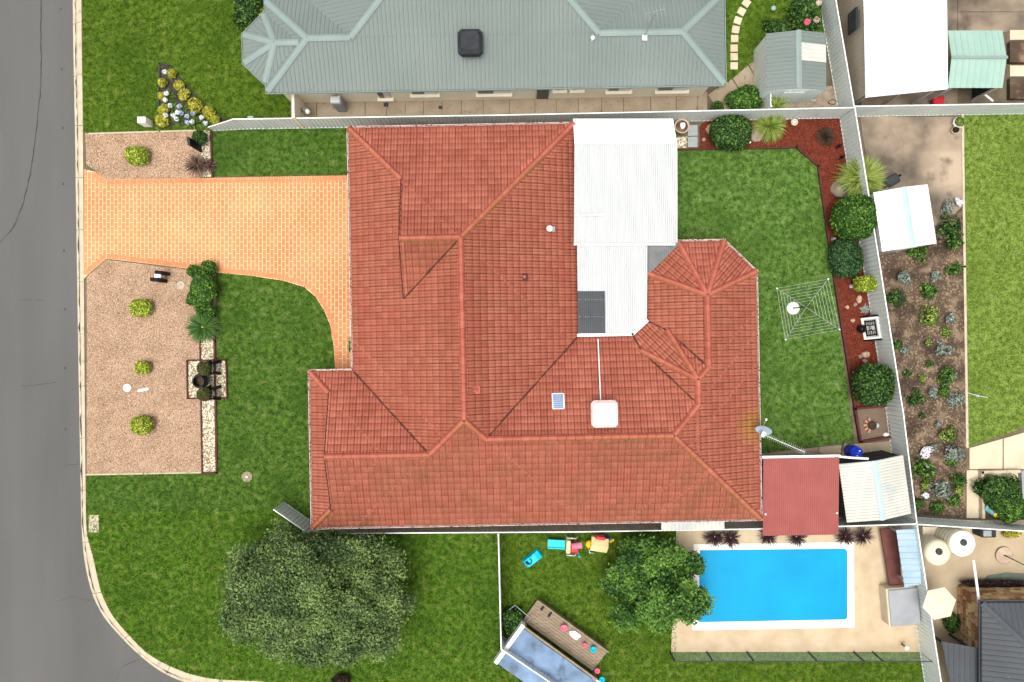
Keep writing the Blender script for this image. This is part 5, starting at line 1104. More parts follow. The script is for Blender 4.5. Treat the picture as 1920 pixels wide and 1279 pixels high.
for k in range(5): a_ = R(100+k*35); MB().box((0, 0, .05), (.2, .11, .1)).build('brick', mat('red_brick%d' % k, (.34, .16, .1), (.46, .26, .17), 9, .9), root, (.3*math.cos(a_), .3*math.sin(a_), 0), a_)
MB().lathe([(0, 0), (.1, .0), (.12, .1), (.09, .12), (0, .12)], (.27, -.06, 0), 16).build('lid', M_steel, root)
rock('boulder', (*P2(1660, 815), .03), .14, .12, .12, M_coping, 'pale stone in the corner of the fire pit square', 'rock', 31)
# rotary clothesline
cx, cy = P2(1487, 578); root = empty('clothesline', (cx, cy, 0), 0, 'square rotary clothesline standing in the back lawn', 'clothesline')
MB().lathe([(.32, 0), (.32, .03), (.3, .04), (.19, .04), (.18, .05), (0, .05)], (0, 0, 0), 28).build('base', M_coping, root)
MB().tube([(0, 0, 0), (0, 0, 1.2), (0, 0, 2.02)], [.035, .03, .025], 10).build('pole', mat('green_pole', (.05, .09, .07), (.07, .11, .09), 3, .5), root)
cor = [np.array(P2(x, y, 2.0))-np.array((cx, cy)) for x, y in ((1456, 541), (1552, 523.5), (1573, 618), (1472, 637))]; ctr = np.mean(cor, 0)
for c in cor: MB().tube([(ctr[0]*.3, ctr[1]*.3, 1.82), (c[0], c[1], 2.06)], .012, 6).build('arm', M_grey, root); 
for k in range(7):
    f = 1-k*.115; b = MB(); pts = [(*(ctr+(c-ctr)*f), 2.055-.02*k) for c in cor]
    for a, b_ in zip(pts, pts[1:]+pts[:1]): b.tube([a, ((a[0]+b_[0])/2, (a[1]+b_[1])/2, a[2]-.015), b_], .0055, 4, False)
    b.build('line', M_steel, root)
for c in cor: MB().box((c[0], c[1], 2.06), (.06, .06, .05)).build('tip', M_whitep, root)
MB().box((0, 0, 1.25), (.1, .1, .14)).build('winder', M_dark, root)
root = empty('water_barrel', (*P2(1588, 843), .03), R(-15), 'blue plastic barrel on a small brown stand by the path', 'barrel')
MB().box((0, 0, .12), (.62, .62, .22)).build('stand', M_wood, root); MB().lathe([(0, .24), (.27, .24), (.3, .3), (.3, .5), (.315, .52), (.3, .55), (.3, .85), (.315, .87), (.3, .9), (.3, 1.1), (.27, 1.16), (.24, 1.15), (.24, 1.13), (0, 1.13)], (0, 0, 0), 28).build('drum', M_blue, root)
for x, y in ((.1, .12), (.05, -.15)): MB().lathe([(0, 1.17), (.035, 1.16), (.035, 1.12)], (x, y, 0), 10).build('bung', M_whitep, root)
tag(MB().lathe([(0, .08), (.05, .06), (.06, 0)], (0, 0, 0), 10).build('cream_pebble', M_canvas, None, (*P2(1575, 847), .03)), 'small cream stone on the path beside the blue barrel', 'stone')

# ------------------------------------------------------------------ trees
def tree(name, c, R_, h, nclump, per, leaf, m, label, seed, zlow=.35, cr=(.55, .95), flat=.6, nl=7, lo=.05, prune=None):
    """trunk, limbs and leaf clumps through the volume of a broad crown"""
    g = np.random.default_rng(seed); rnd = random.Random(seed); root = empty(name, (c[0], c[1], 0), 0, label, 'tree')
    MB().tube([(0, 0, -.05), (.03, .02, h*.18), (-.02, .05, h*.34)], [.3, .22, .18], 12).build('trunk', M_bark, root)
    Cs = []
    while len(Cs) < nclump:
        p = g.uniform(-1, 1, 3); p[2] = abs(p[2])
        rr = np.linalg.norm(p)
        if rr > 1 or rr < .55: continue
        lob = 1+lo*math.sin(3*math.atan2(p[1], p[0])+seed)+lo*math.sin(7*math.atan2(p[1], p[0])+2*seed)
        Cs.append((p[0]*R_[0]*lob*.9, p[1]*R_[1]*lob*.9, h*zlow+p[2]*h*(1-zlow)*.92))
    Cs = np.array(Cs)
    if prune: Cs = Cs[Cs[:, 1]+c[1] < np.interp(Cs[:, 0]+c[0], *prune)]; nclump = len(Cs)
    for k in range(nl):
        q = Cs[rnd.randrange(nclump)]; w_ = (q[0]*.45+rnd.uniform(-.3, .3), q[1]*.45+rnd.uniform(-.3, .3), h*.5); MB().tube([(-.02, .05, h*.3), w_, tuple(q*np.array([.92, .92, .97])), tuple(q+np.array([rnd.uniform(-.4, .4), rnd.uniform(-.4, .4), .3]))], [.13, .08, .045, .02], 7).build('branch', M_bark, root)
    V_, C_, N_, T_ = [], [], [], []
    for q in Cs:
        r_ = g.uniform(*cr); D = g.normal(0, 1, (per, 3)); D /= np.linalg.norm(D, axis=1)[:, None]; D[:, 2] = np.where(D[:, 2] < -.3, -D[:, 2], D[:, 2])
        f = g.uniform(.25, 1.0, per)**.6*r_*(1+.35*g.normal(0, .5, per)); C_.append(q+D*f[:, None]*np.array([1, 1, flat])); N_.append(D+np.array([0, 0, .4])); T_.append(np.clip(g.uniform(.2, .8)+g.normal(0, .25, per), 0, 1))
    C_ = np.concatenate(C_); N_ = np.concatenate(N_); T_ = np.concatenate(T_)
    C_[:, 2] = np.maximum(C_[:, 2], .25)
    if prune:
        k_ = C_[:, 1]+c[1] < np.interp(C_[:, 0]+c[0], *prune)+g.normal(0, .08, len(C_)); C_, N_, T_ = C_[k_], N_[k_], T_[k_]
    V, F = leaves(C_, N_, leaf, 2.0, .8); link('crown', mesh_np('crown', V, F, m, np.repeat(T_, 4)), root)
    return root
q = P2(592, 1118, 3.4); tree('gum_tree', q, (4.8, 3.6), 5.4, 230, 620, .075, F_gum, 'large grey-green spreading tree on the lower lawn', 4, nl=22, prune=([-12.3, -10.2], [-7.6, -9.05]))
q = P2(1232, 1098, 2.6); tree('leafy_tree', q, (2.5, 2.4), 3.9, 80, 460, .1, F_lush, 'dense bright green tree beside the swimming pool', 9, cr=(.38, .66), nl=9, lo=.1, flat=.8)

# ------------------------------------------------------------------ swimming pool yard
pool = empty('swimming_pool', (0, 0, 0), 0, 'rectangular swimming pool under a bright blue cover with white coping', 'pool')
co_ = PL([(1300, 1020), (1600, 1016), (1601, 1176), (1297, 1181)]); wi_ = PL([(1312, 1031), (1583, 1028), (1588, 1033), (1588, 1157), (1584, 1161), (1309, 1166)])
n_ = 6; b = MB(); N4_ = [co_[0], co_[1], co_[1], co_[2], co_[2], co_[3]]
vs = [(*p, .06) for p in N4_]+[(*p, .06) for p in wi_]+[(*p, -.12) for p in wi_]+[(*p, .0) for p in N4_]
fs = [(i, (i+1) % 6, 6+(i+1) % 6, 6+i) for i in range(6) if N4_[i] != N4_[(i+1) % 6]]+[(1, 8, 7), (3, 10, 9)]+[(6+i, 6+(i+1) % 6, 12+(i+1) % 6, 12+i) for i in range(6)]+[(18+i, 18+(i+1) % 6, (i+1) % 6, i) for i in range(6) if N4_[i] != N4_[(i+1) % 6]]
b.add(vs, fs).build('coping', M_coping, pool); MB().prism(wi_, -.1, .045).build('cover', M_pool, pool)
for (x, y), lb in (((1342, 1008), 'leftmost plum spiky plant above the pool'), ((1372, 1010), 'second plum spiky plant above the pool'), ((1443, 1006), 'third plum spiky plant above the pool, by the carport'), ((1496, 1008), 'fourth plum spiky plant above the pool, by the carport'), ((1588, 1008), 'fifth plum spiky plant above the pool'), ((1622, 1006), 'rightmost plum spiky plant above the pool')):
    q = P2(x, y, .6); rosette('plum_cordyline', q, 110, .62, .05, F_plum, lb, 'plant', el=(.0, 1.35), curve=.5, stem=.35, group='plum plants along the pool')
root = empty('bench_seat', (0, 0, 0), 0, 'dark red bench strip along the pool yard fence', 'bench')
a = PL([(1651, 992), (1680, 992), (1692, 1098), (1668, 1098)], .45); MB().prism(a, .36, .45).build('seat', mat('red_brown_timber', (.1, .035, .03), (.15, .055, .045), 3, .7), root)
for x, y in ((1660, 1005), (1672, 1085)): MB().box((*P2(x, y), .18), (.4, .1, .36)).build('leg', M_dark, root)
root = empty('lean_to', (0, 0, 0), 0, 'pale blue narrow roof along the pool yard fence', 'roof')
add_sheet('roof_sheet', [P2(1680, 994, 1.5), P2(1722, 992, 1.6), P2(1730, 1096, 1.6), P2(1696, 1102, 1.5)], lambda x, y: 1.5, (0, 1), mat('pale_blue_sheet', (.27, .37, .44), (.34, .44, .51), 1.5, .5), root, TRIM, .3)
posts(root, [P2(1690, 1000, 1.4), P2(1702, 1090, 1.4)], 1.48, M_grey)
root = empty('pump_box', (*P2(1694, 1138, .9), 0), R(5), 'grey lidded pump box in the pool yard corner', 'box')
MB().bevbox((0, 0, .42), (1.5, 1.85, .84), .04).build('cabinet', M_cream, root); MB().bevbox((.05, -.02, .88), (1.45, 1.8, .08), .03).build('lid', M_grey, root)
root = empty('pool_lamp', (*P2(1690, 1207), .03), 0, 'small dark and white garden lamp at the corner of the pool paving', 'lamp')
MB().tube([(0, 0, 0), (0, 0, .5)], .04, 8).build('post', M_dark, root); MB().lathe([(0, .62), (.1, .58), (.12, .5), (.05, .48)], (0, 0, 0), 14).build('shade', M_coping, root)
pf = empty('pool_fence', (0, 0, 0), 0, 'clear glass pool fence with dark posts below the pool paving', 'fence'); y_ = P2(0, 1222)[1]
M_clear = mat('fence_glass', (.5, .6, .55), (.55, .64, .6), 1, .08, alpha=.16)
xs = [P2(x, 0)[0] for x in (1256, 1325, 1400, 1515, 1600, 1635, 1726)]
for x in xs: MB().box((x, y_, .62), (.07, .06, 1.24)).build('post', M_dark, pf)
for a, b_ in zip(xs[:-1], xs[1:]): MB().box(((a+b_)/2, y_, .62), (b_-a-.1, .012, 1.05)).build('pane', M_clear, pf); MB().box(((a+b_)/2, y_, 1.22), (b_-a-.08, .04, .035)).build('rail', M_dark, pf)
# play deck with tarp roof
pd = empty('play_deck', (*P2(1040, 1215, .4), 0), R(-36), 'timber play deck half covered by a blue grey tarp', 'play deck')
for k in range(9): MB().box((.05, 1.38-k*.14, .42), (4.3, .13, .05)).build('board', M_wood, pd)
for k in range(3): MB().box((-1.9+k*1.9, .8, .2), (.1, 1.2, .38)).build('bearer', M_wood, pd)
b = MB(); nx, ny = 18, 10; vs = []
for i in range(nx+1):
    for j in range(ny+1): x = -2.0+4.4*i/nx; y = -2.0+2.1*j/ny; vs.append((x, y, 1.25+.12*math.sin(i*.8)*math.sin(j*.9+1)*.5-.06*math.sin(3.14*i/nx)*math.sin(3.14*j/ny)))
b.add(vs, [(i*(ny+1)+j, (i+1)*(ny+1)+j, (i+1)*(ny+1)+j+1, i*(ny+1)+j+1) for i in range(nx) for j in range(ny)], True); b.build('tarp', M_tarp, pd)
MB().box((-2.12, -.9, 1.05), (.2, 2.3, .5)).build('end_panel', M_whitep, pd); MB().box((.1, .18, 1.2), (4.4, .1, .1)).build('beam', M_wood, pd)
for x in (-1.95, 2.3):
    for y in (-1.9, .18): MB().box((x, y, .6), (.1, .1, 1.2)).build('post', M_wood, pd)
MB().box((2.75, -.75, .62), (.9, 1.6, .08)).build('side_platform', M_canvas, pd); MB().box((2.75, -.75, .3), (.7, 1.3, .6)).build('platform_base', M_wood, pd)
MB().box((.05, 1.5, .6), (4.3, .06, .4)).build('side_rail', M_wood, pd)
def bucket(px, py, z, r_, m, label):
    tag(MB().lathe([(0, 0), (r_*.75, 0), (r_, .22), (r_*1.08, .23), (r_*.9, .22), (r_*.68, .03), (0, .03)], (0, 0, 0), 18).build('bucket', m, None, (*P2(px, py, z), z)), label, 'bucket')
bucket(1112, 1215, .45, .14, M_aqua, 'aqua bucket on the edge of the play deck boards'); bucket(1128, 1271, .66, .13, M_aqua, 'aqua bucket on the cream side platform'); bucket(1057, 1175, .45, .16, M_pink, 'pink tub on the play deck boards'); bucket(1095, 1207, .45, .1, M_pink, 'small pink pot on the play deck boards'); bucket(1119, 1255, .66, .12, M_pink, 'pink tub on the cream side platform')
rock('cloth_heap', (*P2(1078, 1190, .5), .44), .32, .2, .12, M_whitep, 'heap of white cloth on the play deck boards', 'cloth', 41, R(-36))
for (x, y), lb in (((1017, 1140), 'upper'), ((1031, 1152), 'lower')):
    root = empty('shoe', (*P2(x, y, .45), .445), R(50), lb+' dark shoe on the play deck boards', 'shoe'); MB().bevbox((0, 0, .04), (.28, .11, .08), .035).build('sole', M_dark, root); MB().bevbox((-.06, 0, .1), (.15, .1, .08), .03).build('upper', M_coolblack, root)
q = P2(962, 1165, .4); leafball('dark_shrub', (q[0], q[1], .4), .55, .7, .5, 1800, .08, F_dark, 'dark shrub between white fence and play deck', 'shrub', lump=.3)
root = empty('swing_frame', (*P2(968, 1150), 0), R(-40), 'thin grey bent metal frame beside the white fence', 'frame'); MB().tube([(-.5, -.6, .02), (-.5, .5, .9), (.5, .5, .9), (.5, -.6, .02)], .025, 8).build('rail', M_grey, root); MB().tube([(-.5, .1, .58), (.5, .1, .58)], .02, 6).build('bar', M_grey, root)
# toys
root = empty('toy_car', (*P2(999, 1048, .3), 0), R(38), 'blue plastic ride-on toy with round opening lying on the grass', 'toy')
b = MB(); pr = [(-.48, .02), (-.5, .2), (-.4, .34), (-.1, .42), (.2, .4), (.42, .3), (.48, .02)]; vs = []
for y in (-.24, .24): vs += [(x, y*.85, z) if 0 < i < 6 else (x, y, z) for i, (x, z) in enumerate(pr)]
b.add(vs, [tuple(range(7)), tuple(range(7, 14))[::-1]]+[(i, i+7, (i+1) % 7+7, (i+1) % 7) for i in range(7)]); b.build('body', M_aqua, root)
b = MB(); b.lathe([(.15, 0), (.17, .03), (.15, .05), (.12, .04), (.12, -.02), (0, -.02)], (-.22, .05, .4), 20); b.build('opening', M_coolblack, root); b = MB(); b.tube([(-.4, .12, .36), (-.2, .2, .47), (.05, .16, .43)], .04, 8); b.build('handle', M_aqua, root)
root = empty('play_slide', (*P2(1055, 1020, .3), 0), R(-3), 'aqua slide joined to a red and pink toddler frame below the fence', 'slide')
MB().box((-.32, 0, .38), (.86, .36, .05)).build('chute', M_aqua, root); 
for s in (-1, 1): MB().box((-.32, s*.2, .43), (.86, .05, .12)).build('rail', M_aqua, root)
MB().bevbox((.25, 0, .5), (.2, .62, .9), .05).build('tower', M_tan, root); MB().tube([(.4, .04, .9), (.9, .14, .9)], .16, 14).build('tunnel', M_pink, root); MB().bevbox((.55, -.22, .3), (.5, .35, .5), .06).build('step', M_redpl, root)
for s in (-1, 1): MB().tube([(.2, s*.35, .05), (.2, s*.42, .8), (.6, s*.42, .8), (.75, s*.35, .05)], .035, 8).build('hoop', M_steel, root)
MB().tube([(.78, -.3, .02), (.85, -.55, .5)], .05, 8).build('pole', M_aqua, root)
root = empty('play_house', (*P2(1122, 1018, .4), 0), R(-8), 'small tan and yellow plastic play house beside the bright tree', 'play house')
MB().bevbox((0, 0, .4), (.7, .55, .8), .05).build('wall', M_tan, root); b = MB(); b.add([(-.42, -.34, .78), (.42, -.34, .78), (.42, .34, .78), (-.42, .34, .78), (-.42, 0, 1.1), (.42, 0, 1.1)], [(0, 1, 5, 4), (2, 3, 4, 5), (0, 4, 3), (1, 2, 5)]); b.build('roof', M_tan, root)
for x in (-.15, .18): MB().box((x, -.285, .5), (.18, .03, .25)).build('window', M_coolblack, root)
MB().lathe([(0, .2), (.15, .15), (.2, 0), (.15, -.15), (0, -.2)], (-.45, -.1, .5), 16).build('dial', M_yellow, root); MB().bevbox((0, .36, .7), (.5, .16, .5), .04).build('back_panel', M_redpl, root); MB().tube([(.4, .3, .05), (.5, .35, .8)], .05, 8).build('post', M_blue, root); MB().tube([(-.4, -.4, .05), (-.35, -.55, .4), (-.1, -.62, .05)], .03, 6).build('hoop', M_steel, root)
tag(MB().bevbox((0, 0, .1), (.3, .14, .2), .05).build('toy_block', M_yellow, None, (*P2(1146, 1013), 0), .5), 'orange yellow toy block beside the play house', 'toy')

# ------------------------------------------------------------------ right hand gardens and courtyard
kinds = {'dark': (F_dark, .3), 'silver': (F_silver, .18), 'mid': (F_mid, .3), 'lime': (F_straw, .25), 'white': (F_white, .2)}
bed = [(1697, 521, 12, 'silver', 'round silver plant below the white shed, left of centre'), (1675, 558, 15, 'dark', 'dark green plant at the fence below the white shed'), (1740, 545, 14, 'mid', 'loose green plant below the right corner of the white shed'), (1743, 598, 21, 'lime', 'ring-shaped yellow green plant in the soil bed'), (1779, 428, 22, 'dark', 'round dark shrub right of the white shed'), (1790, 455, 12, 'mid', 'green plant under the round dark shrub'),
    (1755, 518, 9, 'silver', 'pale silver plant right of the round silver one'), (1790, 505, 13, 'mid', 'green plant at the lawn edge level with the silver plants'), (1782, 598, 10, 'silver', 'silver plant right of the ring-shaped plant'), (1775, 622, 8, 'lime', 'small lime plant under the silver one by the lawn edge'), (1742, 642, 5, 'lime', 'tiny yellow flowering plant in the middle of the soil bed'),
    (1769, 655, 12, 'silver', 'large silver plant near the middle of the lawn edge'), (1697, 656, 8, 'silver', 'silver plant beside the fence across from the framed panel'), (1680, 648, 9, 'mid', 'green plant hugging the fence by the silver one'), (1744, 682, 6, 'mid', 'small round green plant below the yellow flowers'), (1701, 701, 6, 'dark', 'small dark plant left of the middle of the soil bed'), (1729, 710, 7, 'lime', 'flat lime plant in the middle of the soil bed'),
    (1777, 707, 14, 'mid', 'bushy green plant with pale top by the lawn edge'), (1788, 703, 7, 'silver', 'pale flowers on the bushy plant by the lawn edge'), (1749, 736, 8, 'silver', 'silver plant right of the round dark bush'), (1769, 735, 11, 'mid', 'olive plant by the silver one in the lower soil bed'), (1714, 748, 15, 'dark', 'round dark bush in the lower half of the soil bed'), (1728, 781, 5, 'dark', 'tiny dark plant below the round dark bush'),
    (1790, 752, 13, 'silver', 'greyish plant with pink dots at the lawn edge'), (1760, 795, 5, 'silver', 'tiny silver plant above the lime rosette'), (1776, 815, 14, 'lime', 'lime rosette in the lower soil bed'), (1735, 846, 9, 'white', 'round white flowering plant in the lower soil bed'), (1750, 840, 6, 'silver', 'small silver plant right of the white flowers'), (1788, 852, 14, 'silver', 'pale bush at the corner of the cream patio'), (1785, 865, 9, 'mid', 'green leaves under the pale bush by the patio'),
    (1727, 880, 20, 'mid', 'leafy green bush at the fence beside the cream shed'), (1737, 876, 6, 'white', 'white flowers on the leafy bush by the cream shed'), (1765, 915, 16, 'silver', 'largest silver bush near the bottom of the soil bed'), (1798, 900, 12, 'mid', 'green bush at the bottom right of the soil bed'), (1788, 938, 11, 'mid', 'green bush in the bottom corner by the patio strip'), (1735, 912, 9, 'lime', 'lime plant between leafy bush and silver bush'), (1720, 945, 10, 'mid', 'green plant at the bottom fence corner'), (1757, 950, 12, 'mid', 'green plant with orange dots at the bottom fence'), (1736, 930, 5, 'white', 'tiny white flowers near the bottom fence corner'), (1799, 922, 8, 'lime', 'lime plant at the patio strip'),
    (1776, 388, 12, 'silver', 'grey plant at the top of the soil bed'), (1798, 380, 7, 'white', 'white flowering plant at the top of the soil bed by the lawn'), (1715, 470, 18, 'mid', 'bright green bush under the lower edge of the white shed')]
for x, y, r_, k, lb in bed:
    m_, h_ = kinds[k]; q = P2(x, y, .2); rr_ = r_/40; leafball('garden_plant', (q[0], q[1], .12+.25*rr_), rr_, rr_, max(.12, rr_*.7), int(110+800*rr_), .06+.05*rr_, m_, lb, 'plant', 'plants in the soil bed', lump=.6, core=.5)
root = empty('sprinkler', (*P2(1832, 742), .01), R(-8), 'pale pipe sprinkler lying on the bright lawn edge', 'sprinkler'); MB().tube([(-.5, .08, .05), (0, 0, .06), (.5, -.02, .05)], .025, 8).build('pipe', M_steel, root); MB().lathe([(0, .14), (.06, .12), (.08, 0)], (0, 0, 0), 12).build('head', M_steel, root)
root = empty('flower_pots', (*P2(1792, 232), .02), 0, 'white pot with lime plant in the concrete corner by the lawn', 'pot'); MB().lathe([(0, 0), (.2, 0), (.28, .3), (.24, .3), (.18, .05), (0, .05)], (0, 0, 0), 20).build('body', M_coping, root); leafball('x', (0, 0, .35), .2, .2, .18, 500, .06, F_straw, None, parent=root, lump=.3)
root = empty('flower_pots', (*P2(1787, 246), .02), 0, 'smaller pale pot below the white pot in the concrete corner', 'pot'); MB().lathe([(0, 0), (.14, 0), (.19, .2), (.16, .2), (.12, .05), (0, .05)], (0, 0, 0), 18).build('body', M_kerb, root); leafball('x', (0, 0, .22), .13, .13, .12, 250, .05, F_brown, None, parent=root, lump=.3)
root = empty('wheelbarrow', (*P2(1664, 342), .02), R(30), 'dark barrow tray beside the top of the white shed', 'wheelbarrow'); MB().bevbox((0, 0, .45), (.7, .5, .25), .06).build('tray', M_dark, root); MB().lathe([(.16, -.04), (.18, 0), (.16, .04)], (0, 0, 0), 16).build('wheel', M_black, root, (.5, 0, .18)).rotation_euler = (R(90), 0, 0)
for s in (-1, 1): MB().tube([(-.8, s*.22, .5), (-.2, s*.2, .4), (.5, s*.04, .18)], .02, 6).build('handle', M_steel, root); MB().tube([(-.25, s*.2, .35), (-.3, s*.22, 0)], .02, 6).build('leg', M_steel, root)
q = P2(1862, 915, .5); leafball('patio_shrub', (q[0]+.3, q[1]-.1, .45), 1.1, .8, .55, 3200, .09, F_dark, 'dark shrub in the planter beside the cream patio', 'shrub', lump=.35)
q = P2(1895, 952, .6); leafball('patio_shrub', (q[0], q[1], .5), .9, .7, .6, 3200, .09, F_mid, 'bushy green shrub at the lower right planter edge', 'shrub', lump=.3)
edging('planter_frame', PL([(1838, 968), (1836, 884), (1905, 882)]), 'pale timber frame of the planter beside the cream patio', m=M_kerb, h=.3, wd=.14); edging('planter_frame', PL([(1912, 884), (1914, 930)]), 'grey timber side of the planter at the right edge', m=M_grey, h=.3, wd=.2)
root = empty('toy_bin', (*P2(1860, 957, .3), .03), R(-20), 'teal tub with a yellow lid near the courtyard fence', 'tub'); MB().tube([(-.25, .1, .2), (.1, -.02, .5)], .24, 18).build('body', mat('teal_plastic', (.15, .36, .42), (.2, .42, .48), 3, .4), root); MB().tube([(.1, -.02, .5), (.17, -.045, .56)], .25, 18).build('lid', M_yellow, root)
for (x, y, h_), lb in (((1762, 1038, 2.0), 'cream round water tank next to the fence'), ((1808, 1021, 2.3), 'white round water tank further from the fence')):
    q = P2(x, y, h_); wt = x > 1800; m_ = M_whitep if wt else M_tank; root = empty('water_tank', (q[0], q[1], .02), 0, lb, 'water tank', 'water tanks in the courtyard')
    b = MB(); pr = [(.62, 0)]
    for k in range(8): pr += [(.62, h_*.9*(k+.1)/8), (.64, h_*.9*(k+.3)/8), (.64, h_*.9*(k+.7)/8), (.62, h_*.9*(k+.9)/8)]
    pr += [(.62, h_*.92), (.5, h_*.97), (.12, h_), (0, h_)]; b.lathe(pr, (0, 0, 0), 36); b.build('body', M_tank, root); MB().lathe([(.16, h_-.02), (.16, h_+.05), (.12, h_+.06), (0, h_+.06)], (-.05, .1, 0), 18).build('lid', M_dark, root)
    if wt: MB().lathe([(.61, h_*.925), (.5, h_*.975), (.12, h_+.006), (0, h_+.006)], (0, 0, 0), 36).build('top', M_whitep, root)
zpipe('overflow_pipe', [(1825, 1050), (1832, 1100), (1840, 1166)], 2.2, 'long white pipe from the white tank to the charcoal roof', .06)
q = P2(1757, 1132, 2.0); root = empty('patio_umbrella', (q[0]+.12, q[1], .02), R(12), 'cream patio umbrella beside the fence', 'umbrella'); b = MB(); k6 = [(.82*math.cos(k*math.pi/3), .82*math.sin(k*math.pi/3), 1.95) for k in range(6)]; b.add([(0, 0, 2.2)]+k6, [(0, 1+k, 1+(k+1) % 6) for k in range(6)]); b.build('canopy', M_canvas, root); MB().tube([(0, 0, 0), (0, 0, 2.18)], .025, 8).build('pole', M_wood, root)
for k in range(6): MB().tube([(0, 0, 2.18), (k6[k][0]*.98, k6[k][1]*.98, 1.94)], .012, 5).build('rib', M_wood, root)
MB().lathe([(.3, 0), (.3, .06), (.05, .1), (0, .1)], (0, 0, 0), 20).build('base', M_grey, root)
# stone clad building with charcoal roof, bottom right
sb = empty('stone_house', (0, 0, 0), 0, 'stone clad house with charcoal metal roof at the bottom right', 'house'); wx, wy = P2(1796, 1098)
MB().prism([(wx, wy), (30, wy), (30, -20), (wx, -20)], 0, 2.55).build('wall', mat('stone_mortar', (.3, .24, .17), (.4, .33, .24), 4, .95), sb)
def stonewall(x0, y0, dx, dy, L_, h, nx_, ny_):
    z = .02; an = math.atan2(dy, dx)
    while z < h-.1:
        hh = random.uniform(.17, .3); s = 0
        while s < L_-.1:
            l = random.uniform(.22, .55); l = min(l, L_-s); c = s+l/2; MB().bevbox((0, 0, 0), (l-.03, .1, hh-.03), .012).build('stone', M_stone, sb, (x0+dx*c+nx_*random.uniform(.0, .03), y0+dy*c+ny_*random.uniform(.0, .03), z+hh/2), an); s += l
        z += hh
stonewall(wx, wy, 0, -1, 3.1, 2.45, -1, 0); stonewall(wx, wy, 1, 0, 4.2, 2.45, 0, 1)
rx, ry = P2(1842, 1131, 2.75); zf = lambda x, y: 2.72+min(x-rx, ry-y)*.3
hp = Wing([Plane((1, 0), rx, .3, 2.72), Plane((0, -1), -ry, .3, 2.72)], [(-1, 0, 31), (0, 1, 21)])
for p in hp.planes:
    r_ = hp.region(p, .0)
    if r_: add_sheet('roof_sheet', r_, p.z, (p.n[1], -p.n[0]), M_char, sb, TRIM, .25)
strip(sb, (rx, ry, 2.72), (rx+6, ry-6, 2.72+1.8), M_char); gutter(sb, (rx, -20), (rx, ry), 2.72, M_char, .1) if False else gutter(sb, (rx, ry), (rx, -20), 2.72, M_char, .1); gutter(sb, (30, ry), (rx, ry), 2.72, M_char, .1)
lx, ly = P2(1766, 1203, 2.3); root = empty('charcoal_awning', (0, 0, 0), 0, 'low charcoal metal roof between fence and stone house', 'roof')
add_sheet('roof_sheet', [(lx, ly), (P2(1838, 1216, 2.4)[0], ly-.3), (P2(1838, 0, 2.4)[0], -19), (lx+1.0, -19)], lambda x, y: 2.25+(x-lx)*.05, (1, 0), M_char, root, TRIM, .25); posts(root, [(lx+.4, ly-.3), (lx+1.6, ly-.5)], 2.2, M_dark)
root = empty('shade_mat', (*P2(1870, 1090), .02), 0, 'grey-green mat on the courtyard paving', 'mat'); MB().prism([(-1.1, -.25), (-.5, .3), (.4, .45), (1.4, .4), (1.4, -.4), (-.9, -.5)], 0, .012).build('cloth', mat('grey_mat', (.12, .14, .11), (.16, .18, .145), 3, .9), root)
root = empty('potted_plant', (*P2(1880, 1040), .02), 0, 'spindly plant in a round tan pot on the courtyard paving', 'plant'); MB().lathe([(0, 0), (.35, 0), (.42, .12), (.36, .12), (.3, .05), (0, .05)], (0, 0, 0), 24).build('pot', M_terra, root); MB().tube([(0, 0, 0), (.3, -.15, .6), (.9, -.5, 1.1)], [.03, .025, .015], 6).build('stem', F_mid, root)
root = empty('gas_bottle_box', (*P2(1845, 997, .4), .02), 0, 'dark boxy unit against the courtyard fence', 'box'); MB().bevbox((0, 0, .4), (.75, .4, .8), .05).build('body', M_coolblack, root); MB().bevbox((-.1, .02, .83), (.4, .3, .06), .02).build('lid', M_grey, root)
root = empty('cream_crate', (*P2(1738, 994, .4), .02), 0, 'cream box in the courtyard corner beside the tanks', 'box'); MB().bevbox((0, 0, .35), (.75, .45, .7), .04).build('body', M_canvas, root); MB().bevbox((0, 0, .73), (.8, .5, .06), .02).build('lid', M_canvas, root)
q = P2(1783, 1165, .3); leafball('courtyard_shrub', (q[0], q[1], .3), .3, .5, .35, 900, .07, F_dark, 'dark shrub at the foot of the stone wall', 'shrub', lump=.3)
q = P2(1835, 1096, .3); leafball('courtyard_shrub', (q[0]+.9, q[1]+.05, .3), 1.6, .22, .3, 1500, .07, F_plum, 'low dark red plant row along the stone wall', 'shrub', lump=.4)
q = P2(1897, 1002, .3); leafball('courtyard_shrub', (q[0], q[1], .25), .35, .2, .25, 500, .07, F_yel, 'yellow flowering plant below the courtyard fence', 'shrub', lump=.3)
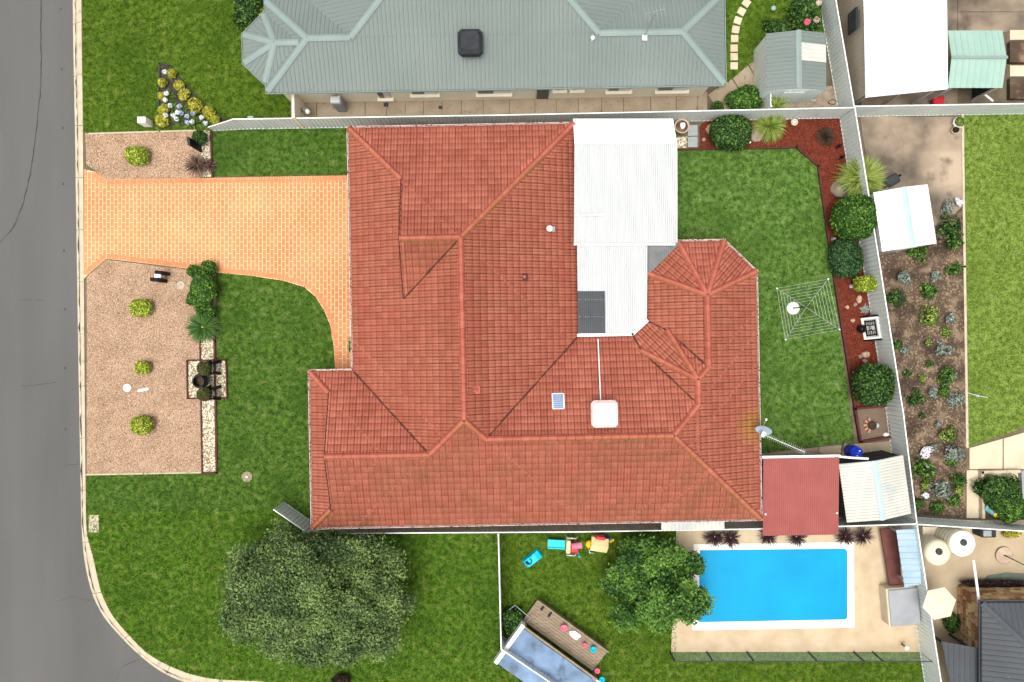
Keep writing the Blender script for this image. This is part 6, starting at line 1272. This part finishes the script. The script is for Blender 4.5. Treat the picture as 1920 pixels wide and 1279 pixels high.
# planting around the small grey-green shed
q = P2(1395, 187, .6); leafball('round_shrub', (q[0], q[1], .5), .85, .6, .6, 3200, .08, F_mid, 'round green shrub between path and top fence', 'shrub', lump=.15)
q = P2(1338, 200, .3); leafball('low_shrub', (q[0]+.25, q[1]-.1, .2), .3, .3, .25, 700, .07, F_dark, 'low dark shrub at the corner of the side path', 'shrub', lump=.3)
q = P2(1453, 200, .7); rosette('strap_plant', q, 160, .8, .05, F_straw, 'lime strap-leaf plant poking above the top fence', 'plant', el=(.2, 1.4), curve=.7, stem=.6)
q = P2(1512, 28, .6); leafball('flower_bush', (q[0], q[1], .55), .75, 1.0, .65, 3400, .09, F_dark, 'dark flowering bush above the small grey-green shed', 'bush', lump=.3)
for (x, y), lb in (((1535, 5), 'upper pink bloom cluster above the shed'), ((1513, 42), 'red bloom cluster above the shed'), ((1530, 38), 'peach bloom cluster above the shed')):
    q = P2(x, y, 1.2); root = empty('bloom', (q[0], q[1], 0), 0, lb, 'flower', 'blooms above the shed'); D = RNG.normal(0, 1, (90, 3)); D /= np.linalg.norm(D, axis=1)[:, None]; V, F = leaves(D*.13+np.array([0, 0, 1.2]), D, .08); link('petals', mesh_np('petals', V, F, {1535: M_canvas, 1513: M_pink, 1530: M_terra}[x]), root); MB().tube([(0, 0, 0), (0, 0, 1.2)], .02, 5).build('stem', F_mid, root)
q = P2(1493, 45, .4); leafball('yellow_shrub', (q[0], q[1], .4), .28, .22, .3, 700, .07, F_yel, 'yellow green shrub directly above the small grey-green shed', 'shrub', lump=.25)
q = P2(1462, 50, .4); leafball('low_shrub', (q[0], q[1], .3), .8, .3, .35, 1400, .08, F_dark, 'dark low planting along the upper side of the small shed', 'shrub', lump=.3)
root = empty('garden_light', (*P2(1446, 21), .01), 0, 'small pale mint ornament on the lawn above the shed', 'ornament'); MB().tube([(0, 0, 0), (0, 0, .3)], .03, 8).build('post', M_grey, root); MB().lathe([(0, .46), (.1, .42), (.14, .34), (.1, .28), (0, .28)], (0, 0, 0), 16).build('globe', M_mint, root)
root = empty('side_gate', (*P2(1434, 188, .7), 0), R(90), 'short pale gate between small shed and top fence', 'gate'); wallsheet(root, -.55, 0, .55, 0, .05, 1.6, M_fence, 'leaf')
for s in (-1, 1): MB().box((s*.58, 0, .85), (.07, .07, 1.7)).build('post', M_whitep, root)
for k, ((x, y), lb) in enumerate((((1522, 190), 'white pipe scrap in the gravel corner right of the small shed'), ((1560, 192), 'black bent wire in the gravel corner right of the small shed'))):
    if k == 0: tag(MB().tube([(-.2, 0, .04), (.2, .05, .04)], .04, 8).build('pipe_scrap', M_steel, None, (*P2(x, y), 0)), lb, 'pipe')
    else: tag(MB().tube([(.2*math.cos(t*.6), .12*math.sin(t*.6), .05+.05*math.sin(t)) for t in range(10)], .015, 5).build('wire_loop', M_black, None, (*P2(x, y), 0)), lb, 'wire')
sheet('gravel_corner', PL([(1438, 168), (1580, 160), (1590, 216), (1438, 218)]), .006, mat('sandy_gravel', (.22, .17, .12), (.34, .27, .2), 3, .95, .7, 40, c3=(.08, .06, .05), c3scale=6, c3lo=.6, c3hi=.7))
q = P2(640, 1276, .3); leafball('brown_clump', (q[0], q[1], .25), .45, .3, .3, 900, .06, F_brown, 'dark brown low clump at the lower kerb', 'shrub', lump=.2)  # low clump of dark brown leaves beside the kerb
